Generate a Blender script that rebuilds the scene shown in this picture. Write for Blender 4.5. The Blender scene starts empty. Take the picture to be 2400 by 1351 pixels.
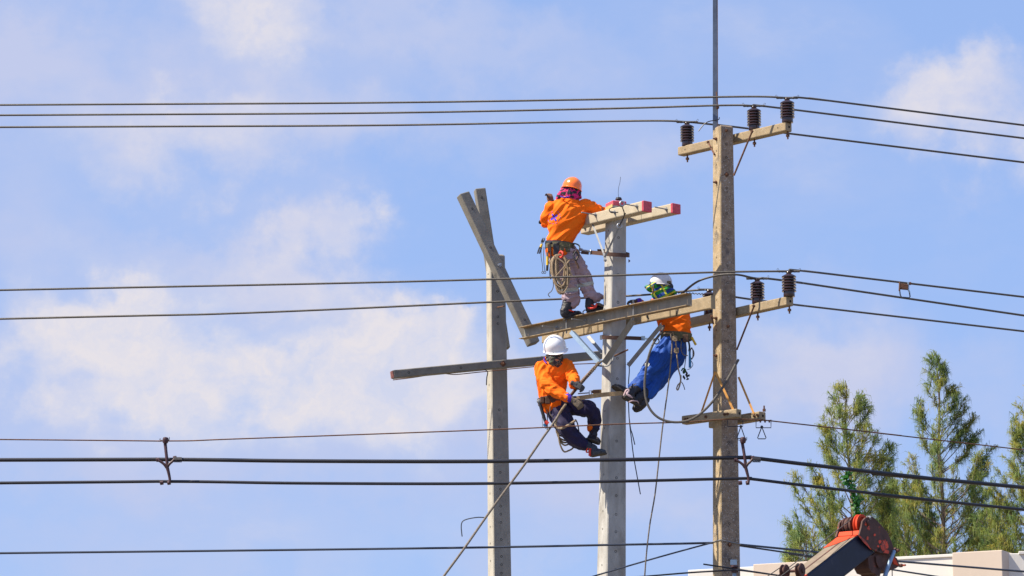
import bpy, bmesh, math, random
import numpy as np
from mathutils import Vector, Matrix, noise
from mathutils.bvhtree import BVHTree
R = math.radians
random.seed(7)
S = bpy.context.scene
COL = S.collection

# ------------------------------------------------------------------ camera
PITCH = R(11.0); FPX = 8000.0; CAMZ = 1.7
cam_d = bpy.data.cameras.new('camera'); cam = bpy.data.objects.new('camera', cam_d); COL.objects.link(cam)
cam_d.lens = 120.0; cam_d.sensor_width = 36.0; cam_d.clip_start = 0.5; cam_d.clip_end = 5000
cam.location = (0, 0, CAMZ); cam.rotation_euler = (R(90) + PITCH, 0, 0)
S.camera = cam
CP, SP = math.cos(PITCH), math.sin(PITCH)

def ray(px, py):
    a = (px - 1200.0) / FPX; b = (675.5 - py) / FPX
    return Vector((a, CP - b * SP, SP + b * CP))
def P(px, py, Y):
    d = ray(px, py); return Vector((0, 0, CAMZ)) + d * (Y / d.y)
def PZ(px, py, z):
    d = ray(px, py); return Vector((0, 0, CAMZ)) + d * ((z - CAMZ) / d.z)
def PN(px, py, p0, n):
    d = ray(px, py); o = Vector((0, 0, CAMZ)); return o + d * ((p0 - o).dot(n) / d.dot(n))
def proj(p):
    q = p - Vector((0, 0, CAMZ)); f = q.y * CP + q.z * SP; u = -q.y * SP + q.z * CP
    return 1200 + FPX * q.x / f, 675.5 - FPX * u / f
U = 40.7 / FPX          # metres of one photo pixel at the poles

# ------------------------------------------------------------------ sun and sky
SUN_EL, SUN_AZ = R(52), R(78)      # azimuth measured from the camera's side towards the left
sv = Vector((-math.sin(SUN_AZ) * math.cos(SUN_EL), -math.cos(SUN_AZ) * math.cos(SUN_EL), math.sin(SUN_EL)))
sun_d = bpy.data.lights.new('sun', 'SUN'); sun = bpy.data.objects.new('sun', sun_d); COL.objects.link(sun)
sun_d.energy = 5.0; sun_d.angle = R(0.5); sun_d.color = (1.0, 0.90, 0.74)
sun.rotation_euler = sv.to_track_quat('Z', 'Y').to_euler(); sun.location = (-20, -10, 40)
S.view_settings.view_transform = 'Standard'; S.view_settings.look = 'None'
S.view_settings.exposure = 0.78; S.view_settings.gamma = 1.0; S.view_settings.use_curve_mapping = False

world = bpy.data.worlds.new('World'); S.world = world; world.use_nodes = True
wn, wl = world.node_tree.nodes, world.node_tree.links
wn.clear()
def W(t, **k):
    n = wn.new(t)
    for a, b in k.items(): setattr(n, a, b)
    return n
SKY_STR = 0.0795
wo = W('ShaderNodeOutputWorld'); bg = W('ShaderNodeBackground'); bg.inputs[1].default_value = SKY_STR
wl.new(bg.outputs[0], wo.inputs[0])
sky = W('ShaderNodeTexSky', sky_type='NISHITA'); sky.sun_disc = False
sky.sun_elevation = SUN_EL; sky.sun_rotation = math.atan2(sv.x, sv.y)
sky.air_density = 1.0; sky.dust_density = 0.6; sky.ozone_density = 2.0
tint = W('ShaderNodeMix', data_type='RGBA', blend_type='MULTIPLY'); tint.inputs[0].default_value = 1
SKY_TINT = (1.20, 1.19, 1.42, 1)
tint.inputs[7].default_value = SKY_TINT
wl.new(sky.outputs[0], tint.inputs[6])
base = W('ShaderNodeMix', data_type='RGBA'); base.inputs[0].default_value = 0.75; base.inputs[7].default_value = (2.45, 3.62, 6.4, 1)
wl.new(tint.outputs[2], base.inputs[6])
tc = W('ShaderNodeTexCoord')
nz = W('ShaderNodeTexNoise'); nz.inputs['Scale'].default_value = 26; nz.inputs['Detail'].default_value = 9; nz.inputs['Roughness'].default_value = 0.58
wl.new(tc.outputs['Generated'], nz.inputs['Vector'])
sub = W('ShaderNodeVectorMath', operation='SUBTRACT'); sub.inputs[1].default_value = (0.5, 0.5, 0.5); wl.new(nz.outputs['Color'], sub.inputs[0])
scl = W('ShaderNodeVectorMath', operation='SCALE'); scl.inputs['Scale'].default_value = 0.085; wl.new(sub.outputs[0], scl.inputs[0])
dv = W('ShaderNodeVectorMath', operation='ADD'); wl.new(tc.outputs['Generated'], dv.inputs[0]); wl.new(scl.outputs[0], dv.inputs[1])
def wmath(op, a, b=None, clamp=False):
    n = W('ShaderNodeMath', operation=op); n.use_clamp = clamp
    for i, v in enumerate((a, b)):
        if v is None: continue
        if isinstance(v, (int, float)): n.inputs[i].default_value = v
        else: wl.new(v, n.inputs[i])
    return n.outputs[0]
def blob(px, py, sx, sy, amp, hard=0.0):
    d = ray(px, py).normalized()
    m = W('ShaderNodeMapping'); sc = (FPX / sx, 1 / 0.6, FPX / sy)
    m.inputs['Scale'].default_value = sc
    m.inputs['Location'].default_value = (-d.x * sc[0], -d.y * sc[1], -d.z * sc[2])
    wl.new(dv.outputs[0], m.inputs['Vector'])
    l = W('ShaderNodeVectorMath', operation='LENGTH'); wl.new(m.outputs[0], l.inputs[0])
    r = W('ShaderNodeMapRange', interpolation_type='SMOOTHSTEP')
    r.inputs['From Min'].default_value = 1.0; r.inputs['From Max'].default_value = hard
    r.inputs['To Min'].default_value = 0; r.inputs['To Max'].default_value = amp
    wl.new(l.outputs['Value'], r.inputs['Value'])
    return r.outputs[0]
# soft lavender haze, then the bright cumulus banks
HAZE = [(150, 200, 650, 300, .55), (620, 330, 480, 210, .42), (1050, 60, 520, 150, .38), (40, 560, 330, 240, .5),
        (1560, 390, 330, 190, .30), (1450, 150, 400, 200, .2), (560, 620, 420, 150, .62), (2290, 240, 290, 160, .55),
        (1930, 880, 420, 260, .50), (1350, 1150, 700, 220, .38), (560, 1090, 800, 170, .42), (150, 900, 420, 280, .42),
        (300, 1300, 600, 140, .30), (850, 330, 300, 150, .2), (1330, 930, 330, 260, .3),
        (1200, 1250, 2200, 500, .06), (700, 150, 900, 330, .25), (2250, 900, 500, 200, .2)]
BRIGHT = [(610, 40, 170, 150, .8), (440, 255, 190, 90, .3), (300, 800, 330, 150, .62), (520, 900, 520, 190, .70), (860, 720, 130, 130, .75),
          (820, 800, 260, 150, .62), (1010, 760, 150, 120, .55), (1080, 735, 130, 45, .55), (960, 920, 420, 200, .72), (1190, 900, 300, 200, .3),
          (730, 620, 230, 80, .28), (2230, 230, 330, 140, .32), (260, 740, 130, 100, .4), (1300, 780, 200, 120, .15),
          (700, 320, 440, 150, .36), (300, 340, 330, 160, .34), (2240, 215, 260, 130, .5), (1880, 860, 330, 200, .42), (950, 60, 380, 110, .2), (480, 620, 460, 150, .42), (1560, 390, 220, 110, .26),
          (850, 1290, 600, 110, .22), (60, 760, 200, 160, .35), (1500, 1180, 500, 160, .2)]
acc = None
for b in HAZE:
    o = blob(b[0], b[1], b[2] * 1.1, b[3] * 1.1, b[4] * 1.2); acc = o if acc is None else wmath('ADD', acc, o)
bacc = None
for b in BRIGHT:
    b = (b[0], b[1], b[2] * 1.3, b[3] * 1.3, b[4])
    o = blob(*b, hard=0.1); bacc = o if bacc is None else wmath('ADD', bacc, o)
n2 = W('ShaderNodeTexNoise'); n2.inputs['Scale'].default_value = 9; n2.inputs['Detail'].default_value = 8; n2.inputs['Roughness'].default_value = 0.6
mp2 = W('ShaderNodeMapping'); mp2.inputs['Scale'].default_value = (1, 1, 1.9); mp2.inputs['Location'].default_value = (3.1, 1.7, 0.4)
wl.new(tc.outputs['Generated'], mp2.inputs['Vector']); wl.new(mp2.outputs[0], n2.inputs['Vector'])
gen = wmath('MULTIPLY', wmath('SUBTRACT', n2.outputs['Fac'], 0.47, True), 1.9)
n3 = W('ShaderNodeTexNoise'); n3.inputs['Scale'].default_value = 60; n3.inputs['Detail'].default_value = 8; n3.inputs['Roughness'].default_value = 0.6
wl.new(tc.outputs['Generated'], n3.inputs['Vector'])
fine = wmath('MULTIPLY', wmath('SUBTRACT', n3.outputs['Fac'], 0.5), 0.55)
n5 = W('ShaderNodeTexNoise'); n5.inputs['Scale'].default_value = 14; n5.inputs['Detail'].default_value = 9; n5.inputs['Roughness'].default_value = 0.58; wl.new(mp2.outputs[0], n5.inputs['Vector'])
hmod = wmath('ADD', 0.55, wmath('MULTIPLY', wmath('SUBTRACT', n5.outputs['Fac'], 0.28, True), 2.6))
haze_v = wmath('ADD', wmath('MULTIPLY', acc, hmod), wmath('MULTIPLY', gen, 0.8), True)
n4 = W('ShaderNodeTexNoise'); n4.inputs['Scale'].default_value = 30; n4.inputs['Detail'].default_value = 10; n4.inputs['Roughness'].default_value = 0.62
wl.new(mp2.outputs[0], n4.inputs['Vector'])
base_b = wmath('MULTIPLY', bacc, wmath('ADD', wmath('ADD', 0.65, wmath('MULTIPLY', wmath('SUBTRACT', n4.outputs['Fac'], 0.30, True), 2.3)), wmath('MULTIPLY', fine, 1.0)))
br = W('ShaderNodeMapRange', interpolation_type='SMOOTHSTEP'); br.inputs['From Min'].default_value = 0.0; br.inputs['From Max'].default_value = 1.45; wl.new(base_b, br.inputs['Value'])
gb = wmath('MULTIPLY', wmath('SUBTRACT', n2.outputs['Fac'], 0.6, True), 1.5)
brt_v = wmath('ADD', br.outputs[0], gb, True)
m1 = W('ShaderNodeMix', data_type='RGBA'); m1.inputs[7].default_value = (3.95, 4.38, 6.15, 1)
wl.new(base.outputs[2], m1.inputs[6]); wl.new(haze_v, m1.inputs[0])
m2 = W('ShaderNodeMix', data_type='RGBA'); m2.inputs[7].default_value = (5.85, 5.6, 5.95, 1)
n6 = W('ShaderNodeTexNoise'); n6.inputs['Scale'].default_value = 42; n6.inputs['Detail'].default_value = 9; n6.inputs['Roughness'].default_value = 0.6; wl.new(dv.outputs[0], n6.inputs['Vector'])
brt_v = wmath('MULTIPLY', brt_v, wmath('ADD', 0.62, wmath('MULTIPLY', wmath('SUBTRACT', n6.outputs['Fac'], 0.33, True), 1.5), True))
wl.new(m1.outputs[2], m2.inputs[6]); wl.new(brt_v, m2.inputs[0])
wl.new(m2.outputs[2], bg.inputs[0])

# ------------------------------------------------------------------ materials
def mat(name, base, rough=0.8, metal=0.0, var=0.12, vscale=6.0, bump=0.15, bscale=60.0, spots=None, stain=None, coat=0.0, stretch=None, sheen=0.0, trans=0.0, spec=None):
    """procedural material: base colour, cloudy variation, optional spots (colour, scale, size), stains (colour, scale, amount), grain bump"""
    m = bpy.data.materials.new(name); m.use_nodes = True
    n, l = m.node_tree.nodes, m.node_tree.links
    p = n['Principled BSDF']; p.inputs['Roughness'].default_value = rough; p.inputs['Metallic'].default_value = metal
    if coat: p.inputs['Coat Weight'].default_value = coat; p.inputs['Coat Roughness'].default_value = 0.12
    if sheen: p.inputs['Sheen Weight'].default_value = sheen
    if spec is not None: p.inputs['Specular IOR Level'].default_value = spec
    t = n.new('ShaderNodeTexCoord'); vec = t.outputs['Object']
    if stretch:
        mp = n.new('ShaderNodeMapping'); mp.inputs['Scale'].default_value = stretch; l.new(vec, mp.inputs['Vector']); vec = mp.outputs[0]
    def nzt(s, d=6, r=0.6):
        q = n.new('ShaderNodeTexNoise'); q.inputs['Scale'].default_value = s; q.inputs['Detail'].default_value = d; q.inputs['Roughness'].default_value = r
        l.new(vec, q.inputs['Vector']); return q.outputs['Fac']
    def ramp(v, a, b, ca=(0, 0, 0, 1), cb=(1, 1, 1, 1)):
        q = n.new('ShaderNodeValToRGB'); q.color_ramp.elements[0].position = a; q.color_ramp.elements[1].position = b
        q.color_ramp.elements[0].color = ca; q.color_ramp.elements[1].color = cb; l.new(v, q.inputs[0]); return q.outputs[0]
    def mix(f, a, b):
        q = n.new('ShaderNodeMix'); q.data_type = 'RGBA'
        if hasattr(f, 'links'): l.new(f, q.inputs[0])
        else: q.inputs[0].default_value = f
        for i, v in ((6, a), (7, b)):
            if hasattr(v, 'links'): l.new(v, q.inputs[i])
            else: q.inputs[i].default_value = (*v, 1)
        return q.outputs[2]
    dk = tuple(c * (1 - var) for c in base); lt = tuple(min(1, c * (1 + var)) for c in base)
    col = mix(ramp(nzt(vscale), 0.3, 0.7), dk, lt)
    if stain:
        for sc_, ssc, amt in stain:
            col = mix(ramp(nzt(ssc, 8, 0.65), 0.62 - amt, 0.72 - amt * 0.5), col, sc_)
    if spots:
        for sc_, ssc, size in spots:
            v = n.new('ShaderNodeTexVoronoi'); v.inputs['Scale'].default_value = ssc; l.new(t.outputs['Object'], v.inputs['Vector'])
            msk = ramp(v.outputs['Distance'], size * 0.7, size, (1, 1, 1, 1), (0, 0, 0, 1))
            sel = ramp(nzt(ssc * 0.35, 2), 0.5, 0.56)
            q = n.new('ShaderNodeMath'); q.operation = 'MULTIPLY'; l.new(msk, q.inputs[0]); l.new(sel, q.inputs[1])
            col = mix(q.outputs[0], col, sc_)
    l.new(col, p.inputs['Base Color'])
    if bump:
        b = n.new('ShaderNodeBump'); b.inputs['Strength'].default_value = bump; b.inputs['Distance'].default_value = 0.01
        l.new(nzt(bscale, 5), b.inputs['Height']); l.new(b.outputs[0], p.inputs['Normal'])
    if trans:
        tr = n.new('ShaderNodeBsdfTranslucent'); l.new(col, tr.inputs[0]); ms = n.new('ShaderNodeMixShader'); ms.inputs[0].default_value = trans
        out = n['Material Output']; l.new(p.outputs[0], ms.inputs[1]); l.new(tr.outputs[0], ms.inputs[2]); l.new(ms.outputs[0], out.inputs[0])
    return m

WHITE = (0.62, 0.6, 0.58)
M = dict(
 old_concrete_lit=mat('old_concrete_lit', (0.38, 0.285, 0.165), 0.9, var=.22, vscale=7, bump=.5, bscale=90, spots=[(WHITE, 85, .3), ((.05, .045, .04), 60, .25)], stain=[((.15, .125, .1), 5, .06)]),  # narrow face of the brown pole, sunlight painted in as a paler base
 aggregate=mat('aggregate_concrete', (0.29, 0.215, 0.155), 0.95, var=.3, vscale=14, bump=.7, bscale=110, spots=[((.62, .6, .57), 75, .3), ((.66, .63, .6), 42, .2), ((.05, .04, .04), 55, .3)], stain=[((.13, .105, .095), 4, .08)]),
 new_concrete=mat('new_concrete', (0.405, 0.392, 0.365), 0.85, var=.24, vscale=5, bump=.3, bscale=50, stain=[((.29, .27, .24), 4.5, .12), ((.52, .5, .46), 9, -.02)], spots=[((.2, .19, .17), 45, .2)], stretch=(1, 1, .45)),
 cream_concrete=mat('cream_concrete', (0.45, 0.385, 0.28), 0.85, var=.12, vscale=8, bump=.3, bscale=70, stain=[((.38, .32, .22), 7, .02)], spots=[((.3, .26, .19), 50, .18)]),
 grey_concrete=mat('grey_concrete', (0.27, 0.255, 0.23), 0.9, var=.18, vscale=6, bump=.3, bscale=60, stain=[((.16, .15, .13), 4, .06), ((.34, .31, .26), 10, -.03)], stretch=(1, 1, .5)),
 tan_concrete=mat('tan_concrete', (0.33, 0.25, 0.15), 0.9, var=.2, vscale=9, bump=.4, bscale=70, stain=[((.2, .16, .11), 8, .03)], spots=[((.6, .56, .5), 70, .22), ((.12, .1, .08), 60, .2)]),
 dark_concrete=mat('dark_grey_concrete', (0.195, 0.18, 0.155), .9, var=.2, vscale=6, bump=.3, bscale=60, stain=[((.1, .095, .085), 4, .05), ((.24, .22, .19), 10, -.04)]),
 sunlit_concrete=mat('sunlit_concrete', (0.42, 0.39, 0.33), 0.88, var=.14, vscale=8, bump=.3, bscale=70, stain=[((.3, .27, .22), 6, .02)]),  # lit copy of the grey concrete, colours the left pole's sunny face
 pink_paint=mat('pink_paint', (0.60, 0.085, 0.12), 0.75, var=.25, vscale=18, bump=.25, stain=[((.35, .12, .1), 25, .0)]),
 yellow_wood=mat('yellow_stain', (0.5, .34, .13), .85, var=.2, vscale=20),
 hole=mat('bolt_hole_dark', (0.012, .011, .01), .95, bump=0),  # near-black of the raised discs stands in for shade inside the holes
 galv=mat('galvanised_steel', (0.27, .275, .28), .6, .4, var=.2, vscale=9, bump=.1, stain=[((.26, .22, .17), 6, .0)]),
 mast=mat('dull_blue_grey_steel', (.12, .15, .21), .6, .3, var=.25, vscale=6, bump=.1),
 galv_blue=mat('bright_galvanised_steel', (0.24, .33, .44), .5, .5, var=.12, vscale=12, bump=.08),
 channel=mat('weathered_channel_steel', (0.24, .225, .19), .6, .45, var=.25, vscale=8, bump=.15, stain=[((.24, .17, .1), 5, .06), ((.38, .37, .34), 12, -.02)], stretch=(1, 1, .6)),
 flange=mat('rusty_flange_steel', (0.3, .22, .13), .75, .25, var=.3, vscale=15, bump=.3, stain=[((.2, .11, .05), 20, .05)]),
 rust=mat('rusty_iron', (0.14, .065, .038), .85, .2, var=.4, vscale=30, bump=.4),
 orange_steel=mat('orange_primer_steel', (0.58, .27, .055), .7, .1, var=.25, vscale=25, bump=.2, stain=[((.25, .1, .04), 30, .02)]),
 porcelain=mat('brown_porcelain', (0.032, .013, .015), .25, var=.2, vscale=20, bump=0, coat=.5),
 maroon=mat('maroon_spacer_plastic', (0.055, .02, .024), .5, var=.3, vscale=30, bump=.1),
 conductor=mat('grey_aluminium_conductor', (0.095, .085, .075), .6, .3, var=.3, vscale=60, bump=.3, bscale=300),
 black_cable=mat('black_cable_sheath', (0.014, .014, .022), .45, var=.3, vscale=8, bump=.05),
 blue_grey_cable=mat('slate_cable_sheath', (0.04, .05, .075), .5, var=.2, bump=.05),
 orange_cloth=mat('orange_shirt_cloth', (1.0, 0.155, 0.006), .85, var=.14, vscale=4, bump=.25, bscale=120, spec=.2),
 mauve_cloth=mat('mauve_grey_trouser_cloth', (0.37, 0.28, 0.335), .85, var=.15, vscale=6, bump=.3, bscale=120, stain=[((.2, .155, .16), 6, .02)]),
 navy_cloth=mat('navy_trouser_cloth', (0.012, 0.008, 0.05), .8, var=.3, vscale=5, bump=.25, bscale=120, sheen=.05),
 blue_cloth=mat('bright_blue_jean_cloth', (0.002, 0.068, 0.37), .75, var=.3, vscale=5, bump=.3, bscale=120, stain=[((.008, .025, .13), 5, .03), ((.03, .11, .3), 7, -.06)]),
 purple_cloth=mat('purple_cuff_cloth', (0.06, .02, .35), .8),
 reflective=mat('reflective_band', (0.42, .44, .42), .45, var=.1),
 skin=mat('skin', (0.42, .2, .11), .55, var=.08, bump=.05),
 glove_dark=mat('dark_work_glove', (0.065, .06, .062), .85, var=.3, vscale=40, bump=.3),
 glove_tan=mat('soiled_tan_glove', (0.17, .125, .085), .85, var=.25, vscale=40, bump=.3),
 glove_brown=mat('brown_leather_glove', (0.16, .08, .045), .75, var=.35, vscale=35, bump=.3, stain=[((.03, .02, .02), 30, .05)]),
 boot=mat('black_boot_leather', (0.014, .013, .02), .55, var=.35, vscale=20, bump=.25),
 boot_blue=mat('dusty_black_shoe', (0.035, .045, .06), .6, var=.3, vscale=25, bump=.2),
 sole=mat('rubber_sole', (0.06, .052, .045), .9, var=.3, vscale=30),
 helmet_orange=mat('orange_helmet_plastic', (0.93, .175, .012), .25, var=.03, bump=0, coat=.6),
 helmet_white=mat('white_helmet_plastic', (0.8, .8, .82), .28, var=.03, bump=0, coat=.5),
 helmet_scuffed=mat('scuffed_white_helmet_plastic', (0.58, .56, .58), .5, var=.12, vscale=14, bump=.05, stain=[((.3, .29, .27), 30, -.06)]),
 belt_olive=mat('olive_webbing', (0.12, .105, .055), .85, var=.3, vscale=40, bump=.3),
 belt_brown=mat('brown_leather', (0.1, .05, .03), .7, var=.3, vscale=30, bump=.25),
 strap_brown=mat('dark_brown_strap', (0.085, .04, .026), .7, var=.25, vscale=30, bump=.2),
 strap_tan=mat('tan_strap', (0.38, .25, .12), .75, var=.2, vscale=25, bump=.2, stain=[((.2, .12, .06), 15, .03)]),
 rope=mat('tan_rope', (0.34, .25, .16), .9, var=.35, vscale=60, bump=.8, bscale=220),
 rope_grey=mat('weathered_rope', (0.2, .165, .13), .9, var=.35, vscale=60, bump=.8, bscale=220),
 red=mat('red_cord', (0.72, .05, .03), .7, var=.2),
 yellow=mat('yellow_tool_handle', (0.75, .48, .02), .5, var=.1),
 tool_black=mat('black_tool_grip', (0.02, .02, .025), .5, var=.2),
 tool_blue=mat('blue_tool_handle', (0.03, .2, .42), .5, var=.1),
 steel=mat('polished_steel', (0.4, .42, .45), .4, .7, var=.1, bump=.05),
 bark=mat('casuarina_bark', (0.17, .125, .095), .95, var=.35, vscale=9, bump=.6, bscale=40),
 vine=mat('vine_leaf', (0.022, .13, .012), .5, var=.35, vscale=8, bump=0, trans=.35),
 wall_white=mat('white_painted_render', (0.68, .65, .61), .9, var=.06, vscale=.8, bump=.25, bscale=12, stain=[((.5, .465, .42), 1.6, .0)], stretch=(1, 1, .35)),
 wall_beige=mat('beige_painted_render', (0.56, .465, .385), .9, var=.05, vscale=.9, bump=.25, bscale=12, stretch=(1, 1, .35)),
 glass=mat('dark_window_glass', (0.03, .04, .05), .08, var=.1, bump=0),
 ground=mat('dry_sandy_ground', (0.17, .14, .09), .95, var=.4, vscale=.5, bump=.5, bscale=4, stain=[((.25, .2, .13), .3, .03)]),
 asphalt=mat('asphalt', (0.055, .055, .055), .9, var=.2, vscale=2, bump=.4, bscale=60),
 kerb=mat('kerb_concrete', (0.34, .33, .3), .9, var=.15, vscale=3),
 line_paint=mat('white_road_paint', (0.7, .7, .66), .8, var=.1, vscale=4),
 boom_navy=mat('navy_boom_paint', (0.008, .010, .028), .45, var=.3, vscale=4, bump=.06, bscale=8, spec=.25, stain=[((.03, .03, .05), 5, -.04)]),
 boom_top=mat('sunlit_boom_top', (0.22, .17, .12), .8, var=.25, vscale=5, bump=.1, stretch=(1, 1, 1)),  # tan colour stands in for sun on the boom's top face
 boom_orange=mat('orange_red_crane_paint', (0.62, .05, .007), .8, var=.15, vscale=10, bump=.1),
 worn_rust=mat('worn_rusty_crane_plate', (0.085, .035, .026), .75, .1, var=.35, vscale=12, bump=.3, stain=[((.62, .07, .012), 11, -.01)]),
 faded_red=mat('faded_red_paint', (0.26, .1, .085), .85, var=.3, vscale=25),
 worn_orange=mat('worn_orange_plate', (0.8, .06, .008), .6, var=.2, vscale=12, bump=.3, stain=[((.085, .035, .026), 26, .15)]),
)
def fabric_pattern(name, base, cells, rough=.85):
    m = bpy.data.materials.new(name); m.use_nodes = True
    n, l = m.node_tree.nodes, m.node_tree.links; p = n['Principled BSDF']; p.inputs['Roughness'].default_value = rough
    t = n.new('ShaderNodeTexCoord'); nz = n.new('ShaderNodeTexNoise'); nz.inputs['Scale'].default_value = cells; nz.inputs['Detail'].default_value = 1.5
    l.new(t.outputs['Object'], nz.inputs['Vector']); r = n.new('ShaderNodeValToRGB'); r.color_ramp.interpolation = 'CONSTANT'
    els = r.color_ramp.elements
    while len(els) < len(base): els.new(0.5)
    for e, (pos, c) in zip(els, base): e.position = pos; e.color = (*c, 1)
    l.new(nz.outputs['Fac'], r.inputs[0]); l.new(r.outputs[0], p.inputs['Base Color']); return m
M['scarf_pink'] = fabric_pattern('pink_black_print_cloth', [(0, (.02, .015, .03)), (.46, (.4, .01, .09)), (.51, (.7, .015, .2)), (.57, (.55, .01, .1)), (.61, (.02, .015, .03))], 19)
M['scarf_dark'] = fabric_pattern('dark_striped_cloth', [(0, (.03, .03, .03)), (.5, (.2, .16, .12)), (.55, (.03, .035, .03)), (.62, (.1, .12, .06))], 16)
def plaid(name):
    m = bpy.data.materials.new(name); m.use_nodes = True
    n, l = m.node_tree.nodes, m.node_tree.links; p = n['Principled BSDF']; p.inputs['Roughness'].default_value = .8
    t = n.new('ShaderNodeTexCoord'); col = None
    def mixc(f, a, b):
        q = n.new('ShaderNodeMix'); q.data_type = 'RGBA'; l.new(f, q.inputs[0])
        if hasattr(a, 'links'): l.new(a, q.inputs[6])
        else: q.inputs[6].default_value = (*a, 1)
        q.inputs[7].default_value = (*b, 1); return q.outputs[2]
    col = (.02, .3, .03)
    for axis, sc, th, c in (('X', 3.4, .55, (.01, .12, .03)), ('Z', 3.8, .6, (.01, .05, .26)), ('X', 2.6, .93, (.55, .55, .03)), ('Z', 3.0, .94, (.5, .5, .03))):
        w = n.new('ShaderNodeTexWave'); w.bands_direction = axis; w.inputs['Scale'].default_value = sc; w.inputs['Distortion'].default_value = 1.2
        mp = n.new('ShaderNodeMapping'); mp.inputs['Rotation'].default_value = (0, .5, .3); l.new(t.outputs['Object'], mp.inputs[0]); l.new(mp.outputs[0], w.inputs['Vector'])
        g = n.new('ShaderNodeMath'); g.operation = 'GREATER_THAN'; g.inputs[1].default_value = th; l.new(w.outputs['Fac'], g.inputs[0])
        col = mixc(g.outputs[0], col, c)
    l.new(col, p.inputs['Base Color']); return m
M['plaid_green'] = plaid('green_blue_yellow_plaid')
def foliage(name, a, b, c):
    m = bpy.data.materials.new(name); m.use_nodes = True
    n, l = m.node_tree.nodes, m.node_tree.links; p = n['Principled BSDF']; p.inputs['Roughness'].default_value = .6
    t = n.new('ShaderNodeTexCoord'); nz = n.new('ShaderNodeTexNoise'); nz.inputs['Scale'].default_value = 1.6; nz.inputs['Detail'].default_value = 7; nz.inputs['Roughness'].default_value = .7
    l.new(t.outputs['Object'], nz.inputs['Vector']); r = n.new('ShaderNodeValToRGB'); els = r.color_ramp.elements; els.new(.5)
    for e, (pos, cc) in zip(els, ((.34, a), (.5, b), (.66, c))): e.position = pos; e.color = (*cc, 1)
    l.new(nz.outputs['Fac'], r.inputs[0]); l.new(r.outputs[0], p.inputs['Base Color'])
    tr = n.new('ShaderNodeBsdfTranslucent'); l.new(r.outputs[0], tr.inputs[0]); ms = n.new('ShaderNodeMixShader'); ms.inputs[0].default_value = .45
    l.new(p.outputs[0], ms.inputs[1]); l.new(tr.outputs[0], ms.inputs[2]); l.new(ms.outputs[0], n['Material Output'].inputs[0])
    return m
M['needles'] = foliage('casuarina_needles', (.06, .145, .06), (.19, .245, .05), (.40, .33, .055))

# ------------------------------------------------------------------ builders
def cr(pts, n=8):
    """Catmull-Rom through tuples/vectors of any length -> dense list"""
    p = [np.array(list(q), float) for q in pts]
    if len(p) == 2: return [p[0] + (p[1] - p[0]) * t for t in np.linspace(0, 1, n + 1)]
    p = [2 * p[0] - p[1]] + p + [2 * p[-1] - p[-2]]
    out = []
    for i in range(1, len(p) - 2):
        for k in range(n):
            t = k / n; a, b, c, d = p[i - 1:i + 3]
            out.append(.5 * ((2 * b) + (-a + c) * t + (2 * a - 5 * b + 4 * c - d) * t * t + (-a + 3 * b - 3 * c + d) * t ** 3))
    out.append(p[-2]); return out

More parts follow.
